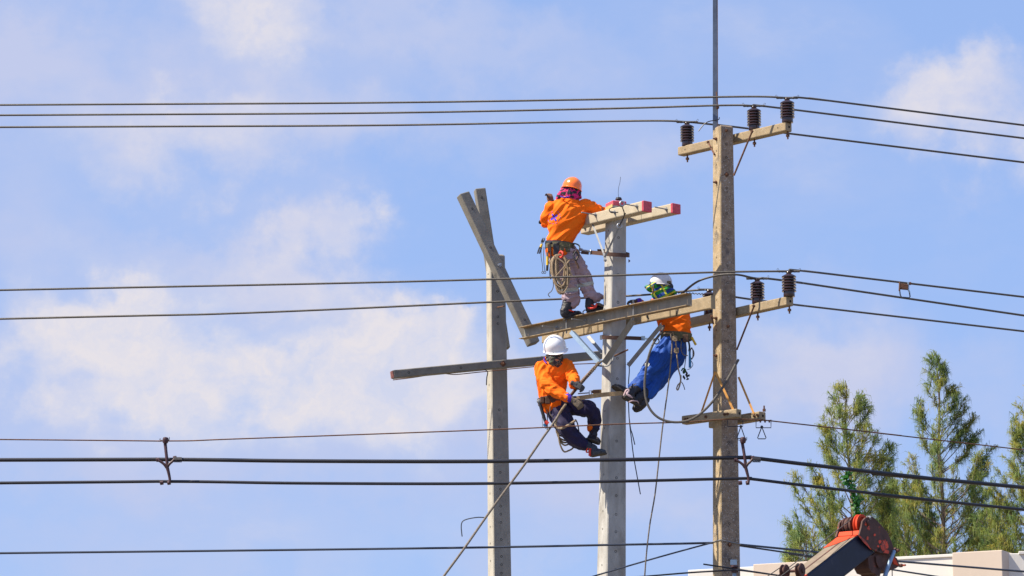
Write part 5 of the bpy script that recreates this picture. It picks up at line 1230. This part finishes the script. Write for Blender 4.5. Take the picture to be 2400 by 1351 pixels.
belt_band(bl, (pt(1311, 572, -.02), (.10, 0, 1), (1, 0, 0), 33 * U, 23.6 * U, .03, .006), 0, 'tool_black', 'leather_lining')
for px, w_, h_, m_, dz in ((1288, .05, .10, 'belt_brown', 0), (1304, .075, .14, 'tool_black', 3), (1317, .05, .07, 'belt_olive', 0), (1331, .06, .09, 'belt_olive', 1), (1344, .03, .11, 'belt_brown', 4)):
    c_ = pt(px, 581 + dz, -.17 + abs(px - 1312) * .0022); MB().obox(c_ - Vector((w_ / 2, 0, 0)), c_ + Vector((w_ / 2, 0, 0)), h_, .03).build('pouch', m_, bl, bevel=.008)
for px, r_ in ((1291, .020), (1308, .014)):
    MB().lathe([(.006, -.02), (r_, -.012), (r_, .012), (.006, .02)], pt(px, 570, -.17), (.6, .3, .3), 12).build('hammer_head', 'tool_black', bl, smooth=True)
tube_part('belt_hook', bl, [pt(1341, 571, -.1), pt(1350, 572, -.1), pt(1357, 576, -.1), pt(1359, 583, -.12)], .009, 'boot_blue')
tube_part('hook', bl, [pt(1352, 585, -.15), pt(1357, 597, -.15), pt(1352, 606, -.16), pt(1350, 614, -.16), pt(1354, 622, -.16), pt(1356, 630, -.16)], .013, 'belt_brown')
tube_part('carabiner', bl, [pt(1349, 590, -.16), pt(1344, 600, -.16), pt(1349, 610, -.17), pt(1355, 602, -.16), pt(1350, 590, -.16)], .01, 'tool_black')
# emblem printed on the back of the shirt
sh = [c_ for c_ in t.children if c_.name.startswith('shirt') and 'hem' not in c_.name][0]
bvh = BVHTree.FromPolygons([v_.co for v_ in sh.data.vertices], [p_.vertices for p_ in sh.data.polygons]); org = ORG[t.name]
def on_shirt(px, py, lift=.004):
    o_ = Vector((0, 0, CAMZ)); d = ray(px, py).normalized(); h_ = bvh.ray_cast(o_ - org, d)
    return (h_[0] - d * lift + org) if h_[0] is not None else None
def decal(name, pxs, m_):
    b_ = MB(); N = len(pxs); c0 = (sum(p_[0] for p_ in pxs) / N, sum(p_[1] for p_ in pxs) / N); cc = on_shirt(*c0); rows = []
    for f_ in (.34, .67, 1.0): rows.append([on_shirt(c0[0] + (x_ - c0[0]) * f_, c0[1] + (y_ - c0[1]) * f_) for x_, y_ in pxs])
    if cc is None or any(q is None for r_ in rows for q in r_): return
    b_.v = [cc] + [q for r_ in rows for q in r_]
    for k in range(N):
        b_.f.append((0, 1 + k, 1 + (k + 1) % N)); b_.mi.append(0)
        for j in (0, 1): b_.f.append((1 + j * N + k, 1 + j * N + (k + 1) % N, 1 + (j + 1) * N + (k + 1) % N, 1 + (j + 1) * N + k)); b_.mi.append(0)
    b_.build(name, m_, sh, smooth=True)
M['print_blue'] = mat('blue_print', (.06, .03, .45), .8, bump=0)
cx, cy = 1298.5, 510; u_ = (.80, -.60); v_ = (.50, .87)
def lobe(s1, s2, L_, w_):
    pts = []
    for a in range(14):
        th = 2 * math.pi * a / 14; al = .5 * L_ * (1 + math.cos(th)) ; ac = w_ * math.sin(th) * (.45 + .55 * al / L_)
        pts.append((cx + s1[0] * al + s2[0] * ac, cy + s1[1] * al + s2[1] * ac))
    return pts
for s1, s2, L_, w_ in ((u_, v_, 10, 3.6), ((-u_[0], -u_[1]), v_, 10, 3.6), (v_, u_, 9.5, 3.4), ((-v_[0], -v_[1]), u_, 9.5, 3.0)): decal('printed_cross', lobe(s1, s2, L_, w_), 'print_blue')
for a0 in range(0, 360, 30):
    if a0 in (300, 210): continue
    seg = []
    for rr in (14.6, 13.6):
        rg = [a0 + i * 4 for i in range(5)]; rg = rg if rr > 14 else rg[::-1]
        seg += [(cx + u_[0] * rr * 1.12 * math.cos(R(a)) + v_[0] * rr * .95 * math.sin(R(a)), cy + u_[1] * rr * 1.12 * math.cos(R(a)) + v_[1] * rr * .95 * math.sin(R(a))) for a in rg]
    decal('printed_ring', seg, 'print_blue')

# tools and rope on the upper lineman's belt
t = thing('rope_coil', 'coil of tan rope tied with red cord hanging from the belt of the upper lineman', 'rope', pt(1316, 640, -.2), 'ropes')
rr_ = random.Random(2); b = MB()
for k in range(13):
    w_ = 9 + k * 1.1; L_ = 76 + rr_.uniform(-12, 18); cx0 = 1312 + rr_.uniform(-3, 3); pts = []
    for i in range(19):
        a = 2 * math.pi * i / 18; y_ = 597 + L_ / 2 * (1 - math.cos(a)); x_ = cx0 + w_ * math.sin(a) * (1.15 - .35 * (y_ - 597) / L_) + (y_ - 597) * .05
        pts.append(pt(x_ + rr_.uniform(-.8, .8), y_ , -.19 - .012 * (k % 4) + .02 * math.cos(a)))
    b.tube(pts, .0095, 6, dense=2)
for sx, ex, sy, ey in ((1335, 1301, 610, 650), (1299, 1342, 600, 648), (1322, 1330, 600, 668)):
    b.tube([pt(sx, sy, -.25), pt((sx + ex) / 2 + 4, (sy + ey) / 2 - 4, -.26), pt(ex, ey, -.25)], .0085, 6, dense=5)
b.build('rope_loops', 'rope', t, smooth=True)
MB().tube([pt(1315 + 4.5 * math.cos(a), 597 + 7 * math.sin(a), -.22 - .03 * math.cos(a)) for a in [2 * math.pi * i / 12 for i in range(13)]], .013, 6).build('red_tie', 'red', t)
tube_part('rope_end', t, [pt(1310, 660, -.2), pt(1311, 676, -.2), pt(1317, 684, -.2), pt(1322, 676, -.2)], .007, 'rope_grey')
tube_part('wire_end', t, [pt(1296, 655, -.1), pt(1297, 670, -.1), pt(1293, 682, -.1), pt(1285, 690, -.1), pt(1289, 697, -.1)], .005, 'conductor')
def pliers(a, m1, e, Yd, label, hc):
    t_ = thing('pliers', label, 'pliers', pt(*m1, Yd))
    for s in (-2.2, 2.2):
        tube_part('handle', t_, [pt(m1[0] + s * .2, m1[1], Yd), pt((m1[0] + e[0]) / 2 + s, (m1[1] + e[1]) / 2, Yd), pt(e[0] + s, e[1], Yd)], [.007, .01, .009], hc, 6)
        tube_part('jaw', t_, [pt(m1[0], m1[1], Yd), pt((m1[0] + a[0]) / 2 + s, (m1[1] + a[1]) / 2, Yd), pt(a[0] + s * .8, a[1], Yd)], [.01, .011, .005], 'tool_black', 6)
    MB().lathe([(.012, -.012), (.012, .012)], pt(*m1, Yd), (0, 1, 0), 10).build('pivot', 'steel', t_); return t_
tp = pliers((1275, 558), (1270, 571), (1262, 595), -.05, 'black handled pliers with yellow neck sticking up at the left of the upper belt', 'tool_black')
MB().tube([pt(1270, 573, -.06), pt(1267, 580, -.06)], .014, 8).build('yellow_neck', 'yellow', tp)
t = thing('hammer', 'yellow and black tool handle hanging left of the rope coil', 'tool', pt(1284, 620, -.1))
tube_part('upper_grip', t, [pt(1283, 592, -.12), pt(1283, 602, -.12)], .013, 'rope_grey'); tube_part('yellow_grip', t, [pt(1283, 602, -.12), pt(1283, 622, -.12)], .0155, 'yellow'); tube_part('black_grip', t, [pt(1283, 622, -.12), pt(1282, 635, -.12)], .0145, 'tool_black')
t = thing('wire_sling', 'thin dark wire slings with small end loops hanging left of the upper belt', 'sling', pt(1273, 620, -.05))
for x0, x1, x2 in ((1268, 1271, 1272), (1274, 1275, 1277)):
    tube_part('strand', t, [pt(x0 + 1, 580, -.05), pt(x0, 600, -.05), pt(x1, 620, -.05), pt(x2, 636, -.05)], .004, 'conductor', 5)
    MB().tube([pt(x2 + 2.4 * math.cos(a), 639 + 2.6 * math.sin(a), -.05) for a in [2 * math.pi * i / 10 for i in range(11)]], .004, 5).build('end_loop', 'conductor', t)
tube_part('strap', t, [pt(1290, 575, -.12), pt(1291, 600, -.12), pt(1289, 640, -.12), pt(1291, 655, -.12)], .008, 'tool_black')

# ---- lower lineman: hanging by his strap, facing the pole and looking down
pt = mk(40.0)
t = thing('person', 'lineman in clean white helmet and navy trousers, lowest of the three, pulling a cable', 'person', pt(1330, 1050), G7)
torso = [pt(1296, 848, .0, 26, 18), pt(1296, 862, .0, 38, 24), pt(1294, 885, .0, 37, 26), pt(1294, 910, .02, 33, 26), pt(1294, 935, .02, 29, 24), pt(1300, 950, .02, 27, 22)]
ra = [pt(1327, 856, .0, 15, 18), pt(1336, 874, -.06, 15.5, 15), pt(1345, 890, -.18, 13.5, 13), pt(1343, 901, -.33, 10.5, 11)]
la = [pt(1270, 862, -.03, 17, 18), pt(1274, 884, -.12, 17, 16), pt(1286, 905, -.22, 16, 15), pt(1308, 921, -.30, 13.5, 13), pt(1331, 934, -.36, 9.5, 10)]
b = LB(); b.loft(torso, n=22); b.loft(ra, (1, 0, 0)); b.loft(la, (.5, 0, 1))
sh3 = b.skin('shirt', 'orange_cloth', t, .008, 4, wr=mixf((folds((.3, 0, 1), 14, .2, 7.0), None, 1), (folds((.85, -.2, -.1), 18, .2, 1.0), pt(1300, 915, -.3), .35), (folds((.7, 0, .6), 16, .2, 3.0), pt(1340, 885, -.1), .2)), amp=.017)
b = LB(); b.loft([pt(1330, 932, -.362, 10.2, 10.6), pt(1336, 936, -.372, 8.6, 9)], (.5, 0, 1)); b.skin('cuff', 'purple_cloth', t, .006, 1)
nl = [pt(1303, 955, .02, 26, 22), pt(1312, 975, -.04, 25, 22), pt(1326, 1000, -.10, 22, 20), pt(1340, 1022, -.06, 19, 18), pt(1355, 1035, -.02, 17, 16), pt(1372, 1044, .0, 12.5, 12.5)]
fl_ = [pt(1318, 952, .08, 22, 22), pt(1345, 952, .06, 22, 20), pt(1375, 958, .02, 20.5, 19), pt(1389, 968, .04, 17, 17), pt(1393, 988, .08, 14.5, 15), pt(1392, 1004, .1, 12.5, 13)]
b = LB(); b.loft([pt(1300, 945, .02, 27, 22), pt(1306, 958, .02, 27, 22)], n=20); b.loft(nl, (1, 0, .6)); b.loft(fl_, (0, 0, 1))
b.skin('trousers', 'navy_cloth', t, .008, 4, wr=mixf((folds((1, 0, -1), 14, .3, 4.0), None, 1), (folds((.3, 0, 1), 18, .3, 4.0), pt(1390, 965, 0), .25)), amp=.017)
b = LB(); b.loft([pt(1382, 1000, .06, 7, 8), pt(1384, 1007, .06, 8, 9)]); b.skin('trouser_lining', 'orange_cloth', t, .007, 1)
hd = pt(1300, 830, -.03)
body_part(t, hd, (-.18, .38, 1), (.32, -.9, -.55), [(torso, (1, 0, 0)), (ra, (1, 0, 0)), (la, (.5, 0, 1)), (nl, (1, 0, .6)), (fl_, (0, 0, 1))], [pt(1298, 844, .0, 12, 12), pt(1296, 858, 0, 15, 13)],
          [((pt(1345, 900, -.37), (.85, -.05, -.45), (-.3, 1, -.3)), dict(size=.175, curl=.7, thumb=1)), ((pt(1343, 938, -.385), (.72, -.1, -.62), (-.1, 1, -.1)), dict(size=.185, curl=.8, thumb=1))])
glove(t, 'glove_dark', pt(1345, 900, -.37), (.85, -.05, -.45), (-.3, 1, -.3), size=.18, curl=.7, thumb=1)
glove(t, 'glove_tan', pt(1343, 938, -.385), (.72, -.1, -.62), (-.1, 1, -.1), size=.19, curl=.8, thumb=1)
helmet(t, pt(1300, 812, -.04), (-.16, -.42, .88), (.38, -.6, -.6), 26.5 * U, 'helmet_white', peak=.035, drop=.28, stretch=1.08)
b = LB(); b.loft([pt(1301, 832, -.05, 18, 19), pt(1300, 843, -.06, 19, 20), pt(1299, 853, -.04, 19, 20), pt(1300, 860, -.03, 16, 19)], n=18); b.loft([pt(1286, 838, -.02, 8, 9), pt(1282, 850, -.02, 8, 8), pt(1290, 862, -.06, 7, 8)], n=10)
b.skin('face_scarf', 'scarf_dark', t, .007, 2, wr=folds((1, 0, -.35), 24, .25, 1), amp=.010)
fc = LB(); fc.loft([pt(1297, 842, -.135, 5, 3), pt(1305, 843, -.14, 5, 3), pt(1312, 841, -.12, 4, 3)], (0, 0, 1)); fc.skin('eye_strip', 'skin', t, .005, 1)
tube_part('collar', t, [pt(1276, 838, -.07), pt(1276, 846, -.09), pt(1281, 852, -.12)], .009, 'purple_cloth', 6, 3)
boot(t, pt(1377, 1044, .0), pt(1385, 1072, -.06), pt(1420, 1064, -.24), m_='boot_blue', rs=.05)
boot(t, pt(1391, 1002, .1), pt(1374, 1032, .02), pt(1404, 1040, -.12), m_='boot', rs=.052)
lace(t, pt(1382, 1053, -.01), (.6, -.3, -.7), .052, 'red'); MB().obox(pt(1379, 1060, -.1), pt(1384, 1060, -.12), .09, .03).build('boot_strap', 'red', t, bevel=.006)
bl = belt_band(t, (pt(1293, 938, .02), (-.18, 0, 1), (1, 0, 0), 31 * U, 26 * U, .08, .012), 0, 'belt_brown')
for px, py, w_, h_ in ((1271, 937, .05, .08), (1284, 938, .06, .09), (1297, 941, .05, .08)):
    c_ = pt(px, py, -.125); MB().obox(c_ - Vector((w_ / 2, 0, 0)), c_ + Vector((w_ / 2, 0, 0)), h_, .03).build('pouch', 'belt_brown', bl, bevel=.008)
b = LB(); b.loft([pt(1296, 949, .0, 28, 25), pt(1299, 955, .0, 27, 25)], n=20); b.skin('shirt_hem', 'orange_cloth', t, .009, 2, wr=folds((0, 0, 1), 22, .3, 3), amp=.006)
tube_part('belt_strap', bl, [pt(1290, 952, -.13), pt(1289, 970, -.13), pt(1297, 980, -.13)], .005, 'rope_grey')
t2 = thing('tool_holster', 'black pouch strap with red capped screwdriver hanging left of the lower lineman', 'tool', pt(1273, 980, -.1))
tube_part('holster', t2, [pt(1264, 940, -.1), pt(1268, 955, -.1), pt(1273, 972, -.1), pt(1278, 988, -.1)], [.018, .02, .02, .018], 'tool_black')
tube_part('red_cap', t2, [pt(1278, 988, -.11), pt(1284, 994, -.11)], [.022, .024], 'red'); tube_part('grip', t2, [pt(1276, 994, -.1), pt(1281, 1004, -.1)], [.02, .016], 'tool_blue')
MB().lathe([(.01, -.02), (.024, -.015), (.024, .015), (.01, .02)], pt(1263, 941, -.1), (.3, 1, .2), 12).build('ring', 'galv', t2)
tube_part('wire', t2, [pt(1270, 962, -.1), pt(1271, 990, -.1), pt(1272, 1003, -.1)], .004, 'galv', 5); tube_part('wire', t2, [pt(1282, 960, -.1), pt(1283, 990, -.1), pt(1282, 1014, -.1)], .006, 'conductor', 5)
t3 = thing('rope_coil', 'coil of brown rope hanging below the thigh of the lower lineman', 'rope', pt(1320, 1020, -.05), 'ropes')
b = MB()
for k, (w_, y1) in enumerate(((15, 1018), (17, 1024), (19, 1032), (17, 1037), (21, 1043), (23, 1058))):
    b.tube([pt(1304 + k * .6, 985, -.05), pt(1304 + k, 1005, -.04), pt(1306 + k, (y1 + 1005) / 2 + 4, -.02), pt(1313 + w_ * .3, y1 - 1, .0), pt(1325 + w_ * .2, y1, .02), pt(1338 + w_ * .3, y1 - 12, .04), pt(1340, 1010, .06)], .0105, 7, dense=5)
b.build('rope_loops', 'rope', t3, smooth=True)
tube_part('sling', t3, [pt(1326, 948, -.42), pt(1312, 968, -.36), pt(1303, 988, -.30), pt(1303, 1000, -.3), pt(1314, 1005, -.33), pt(1330, 998, -.35), pt(1350, 985, -.3)], .0135, 'rope')
tube_part('hanging_strap', t3, [pt(1350, 985, -.2), pt(1354, 995, -.1), pt(1357, 1012, -.1)], .008, 'tool_black')

# ---- lineman in blue trousers: leaning back on the right of the pole
pt = mk(40.12)
t = thing('person', 'lineman in scuffed white helmet and bright blue trousers leaning back right of the new pole', 'person', pt(1500, 950), G7)
torso = [pt(1556, 706, .0, 24, 18), pt(1560, 716, .0, 37, 22), pt(1570, 740, .0, 33, 23), pt(1580, 760, .0, 37, 24), pt(1583, 776, .0, 36, 24), pt(1581, 788, 0, 30, 21)]
la = [pt(1536, 714, .05, 14, 14), pt(1515, 722, .18, 12, 12), pt(1500, 712, .2, 9, 10), pt(1496, 707, .15, 7.5, 8)]
ra = [pt(1590, 720, .0, 14, 15), pt(1604, 742, .08, 13, 13), pt(1600, 730, .3, 11, 11)]
b = LB(); b.loft(torso, (1, 0, .2), n=22); b.loft(la, (0, 0, 1)); b.loft(ra, (1, 0, 0))
b.skin('shirt', 'orange_cloth', t, .008, 4, wr=mixf((folds((1, 0, .35), 15, .2, 7.0), None, 1), (folds((.4, 0, -1), 15, .2, 7.0), pt(1550, 765), .15)), amp=.018)
nl = [pt(1570, 804, -.05, 21, 21), pt(1552, 832, -.07, 24, 22), pt(1531, 862, -.08, 22, 20), pt(1512, 885, -.08, 19, 18), pt(1494, 905, -.10, 16, 16), pt(1484, 914, -.12, 13, 13)]
fl_ = [pt(1588, 806, .06, 20, 22), pt(1583, 838, .05, 22, 22), pt(1562, 866, .03, 20, 20), pt(1543, 892, .0, 19, 18), pt(1526, 914, -.04, 17, 17), pt(1516, 926, -.06, 14, 14)]
b = LB(); b.loft([pt(1582, 792, 0, 29, 21), pt(1577, 806, 0, 30, 22)], (1, 0, .2), n=20); b.loft(nl, (1, 0, 1)); b.loft(fl_, (1, 0, 1)); b.loft([pt(1484, 900, -.12, 7, 7), pt(1475, 904, -.12, 5, 6)]); b.loft([pt(1513, 866, -.1, 6, 8), pt(1507, 862, -.12, 3.5, 6)])
tr2 = b.skin('trousers', 'blue_cloth', t, .008, 4, wr=mixf((folds((.6, 0, 1), 15, .22, 4.0), None, 1), (folds((1, 0, -.6), 19, .3, 2.0), pt(1500, 895, -.1), .22)), amp=.016)
MB().poly([pt(1511, 852, -.235), pt(1518, 849, -.25), pt(1523, 853, -.26), pt(1520, 859, -.26), pt(1512, 859, -.24)], (0, .03, 0)).build('torn_patch', 'reflective', tr2)
hd = pt(1550, 676, .02)
body_part(t, hd, (-.05, 0, 1), (-.85, .4, -.25), [(torso, (1, 0, .2)), (la, (0, 0, 1)), (ra, (1, 0, 0)), (nl, (1, 0, 1)), (fl_, (1, 0, 1))], [pt(1552, 690, .0, 12, 12), pt(1556, 706, 0, 15, 13)],
          [((pt(1493, 706, .12), (-1, -.1, -.05), (0, -.1, -1)), dict(size=.15, curl=.5, thumb=1)), ((pt(1598, 722, .34), (-.2, .5, .6), (-1, 0, 0)), dict(size=.16, curl=.6, thumb=1))])
glove(t, 'glove_dark', pt(1492, 706, .12), (-1, -.1, -.1), (0, -.1, -1), size=.15, curl=.5, thumb=1); glove(t, 'glove_dark', pt(1598, 722, .34), (-.2, .5, .6), (-1, 0, 0), size=.16, curl=.6, thumb=1)
b = LB(); b.loft([pt(1500, 708, .14, 7.6, 8), pt(1495, 706, .13, 7.4, 8)], (0, 0, 1)); b.skin('cuff', 'purple_cloth', t, .006, 1)
hh = helmet(t, pt(1549, 663, .02), (.06, -.05, 1), (-.9, .42, -.05), 24 * U, 'helmet_scuffed', peak=.04, drop=.2, stretch=1.12)
b_ = P(1571, 661, 40.01); MB().obox(b_ - Vector((.02, .0, 0)), b_ + Vector((.012, .035, 0)), .026, .03).build('sticker', 'belt_olive', hh)
b = LB(); b.loft([pt(1549, 670, .02, 21, 20), pt(1551, 682, .02, 22, 21), pt(1553, 694, .0, 23, 20), pt(1556, 702, .0, 24, 18)], n=18)
b.loft([pt(1540, 672, .0, 12, 24), pt(1526, 676, .03, 9, 18), pt(1513, 673, .05, 3, 10)], (0, 0, 1), n=14); b.loft([pt(1560, 678, -.05, 10, 12), pt(1574, 684, -.04, 8, 10), pt(1582, 688, -.02, 4, 8)], (0, 0, 1), n=12)
b.loft([pt(1534, 680, -.08, 5, 5), pt(1533, 692, -.08, 6, 5), pt(1535, 698, -.08, 4, 4)], n=10)
b.skin('scarf', 'plaid_green', t, .007, 2, wr=folds((1, 0, -.2), 16, .25, 3), amp=.012)
MB().lathe([(.01, -.03), (.05, -.02), (.05, .02), (.01, .03)], pt(1568, 673, -.05), (.3, -1, 0), 14).build('ratchet_knob', 'tool_black', t, smooth=True)
tube_part('chin_strap', t, [pt(1532, 668, -.12), pt(1531, 680, -.13), pt(1530, 690, -.12)], .01, 'belt_brown')
boot(t, pt(1494, 908, -.12), pt(1486, 937, -.2), pt(1433, 906, -.26), rs=.062)
boot(t, pt(1518, 920, -.06), pt(1500, 955, -.12), pt(1458, 932, -.27), rs=.066)
b = LB(); b.loft([pt(1511, 935, -.06, 14, 13), pt(1500, 950, -.08, 13, 12), pt(1490, 958, -.08, 10, 11)], (1, 0, 1)); b.skin('boot_cover', 'boot', t, .007, 2, wr=folds((1, 0, 0), 25, .3), amp=.005)
M['pale_lace'] = mat('pale_pink_lace', (.55, .4, .42), .85, bump=.2)
tube_part('boot_lace', t, [pt(1462, 928, -.34), pt(1468, 916, -.35), pt(1474, 915, -.35), pt(1470, 924, -.36), pt(1478, 930, -.36), pt(1483, 933, -.34)], [.01, .014, .012, .014, .012, .006], 'pale_lace')
tube_part('boot_lace', t, [pt(1474, 943, -.3), pt(1482, 940, -.28), pt(1493, 941, -.2), pt(1497, 946, -.16)], .008, 'pale_lace')
bl = belt_band(t, (pt(1585, 789, .0), (.06, 0, 1), (1, 0, 0), 34 * U, 24 * U, .08, .014), 0, 'belt_olive')
for px, py, w_, h_, m_ in ((1574, 787, .05, .075, 'tool_black'), (1592, 790, .04, .1, 'belt_olive'), (1607, 793, .07, .09, 'belt_brown')):
    c_ = pt(px, py, -.13); MB().obox(c_ - Vector((w_ / 2, 0, 0)), c_ + Vector((w_ / 2, 0, 0)), h_, .03).build('pouch', m_, bl, bevel=.008)
tube_part('d_ring', bl, [pt(1556, 783, -.14), pt(1560, 781, -.16), pt(1572, 782, -.16), pt(1577, 780, -.16), pt(1578, 786, -.16)], .007, 'rope')
t4 = thing('hand_line', 'long thin rope hanging from the belt of the lineman in blue trousers', 'rope', pt(1574, 795, -.2), 'ropes')
tube_part('line', t4, [pt(1572, 783, -.2), pt(1575, 810, -.2), pt(1572, 850, -.22), pt(1568, 890, -.25), pt(1560, 950, -.28), pt(1553, 1000, -.3), pt(1544, 1080, -.3), pt(1535, 1160, -.3), pt(1523, 1230, -.3), pt(1515, 1300, -.3), pt(1511, 1351, -.3), pt(1506, 1440, -.3)], .0085, 'rope_grey')
t5 = thing('rope_loop', 'knotted tan rope with a loop end hanging beside the blue trousers', 'rope', pt(1585, 800, -.2), 'ropes')
tube_part('line', t5, [pt(1583, 796, -.2), pt(1585, 815, -.2), pt(1587, 840, -.21), pt(1590, 865, -.21), pt(1595, 885, -.2), pt(1594, 900, -.2), pt(1589, 914, -.2), pt(1586, 911, -.2), pt(1589, 903, -.2), pt(1595, 895, -.2), pt(1596, 880, -.2)], .0085, 'rope')
b = MB()
for y_ in (794, 822):
    for k in range(3): b.tube([pt(1582 + (y_ - 794) * .13 + 4.5 * math.cos(a), y_ + k * 3 - 3 + 2.4 * math.sin(a), -.21) for a in [2 * math.pi * i / 10 for i in range(11)]], .009, 6)
b.build('knot', 'rope', t5, smooth=True)
tube_part('frayed_end', t5, [pt(1597, 895, -.2), pt(1602, 904, -.2), pt(1605, 914, -.2)], .005, 'conductor')
t6 = thing('hanging_tools', 'bundle of tools and wire loops hanging at the right hip of the blue-trousered lineman', 'tools', pt(1612, 830, -.05))
tube_part('blue_handle', t6, [pt(1616, 822, -.08), pt(1617, 842, -.08), pt(1617, 862, -.08)], [.009, .015, .015], 'tool_blue')
tube_part('yellow_handle', t6, [pt(1621, 791, -.05), pt(1626, 800, -.05), pt(1631, 809, -.05)], [.016, .014, .015], 'yellow')
tube_part('wire', t6, [pt(1607, 800, -.08), pt(1609, 825, -.08), pt(1606, 850, -.08), pt(1604, 865, -.08)], .005, 'conductor')
tube_part('wire', t6, [pt(1597, 800, -.12), pt(1596, 820, -.12), pt(1602, 832, -.12), pt(1612, 834, -.1)], .006, 'rope_grey')
tube_part('wire', t6, [pt(1619, 845, -.08), pt(1624, 855, -.08), pt(1618, 864, -.08), pt(1611, 867, -.08)], .004, 'conductor')
b = MB()
for k in range(4): b.tube([pt(1621 + (3 + k) * math.cos(a), 829 + (14 - k) * math.sin(a), -.06) for a in [2 * math.pi * i / 14 for i in range(15)]], .005, 5)
b.build('wire_coil', 'rope_grey', t6, smooth=True)
b = LB(); rr_ = random.Random(8)
for k in range(13): b.ball(pt(1605 + rr_.uniform(-6, 9) + k * .3, 868 + k * 1.7 + rr_.uniform(-4, 4), -.08 + rr_.uniform(-.02, .02)), (rr_.uniform(.01, .022), .015, rr_.uniform(.008, .02)), 8)
b.skin('clips', 'tool_black', t6, .005, 1)
tube_part('green_cord', t6, [pt(1597, 870, -.1), pt(1601, 864, -.11), pt(1607, 868, -.11), pt(1601, 876, -.11)], .008, 'vine')
tube_part('strap', t6, [pt(1613, 796, -.08), pt(1616, 812, -.08), pt(1615, 824, -.08)], .011, 'tool_black')
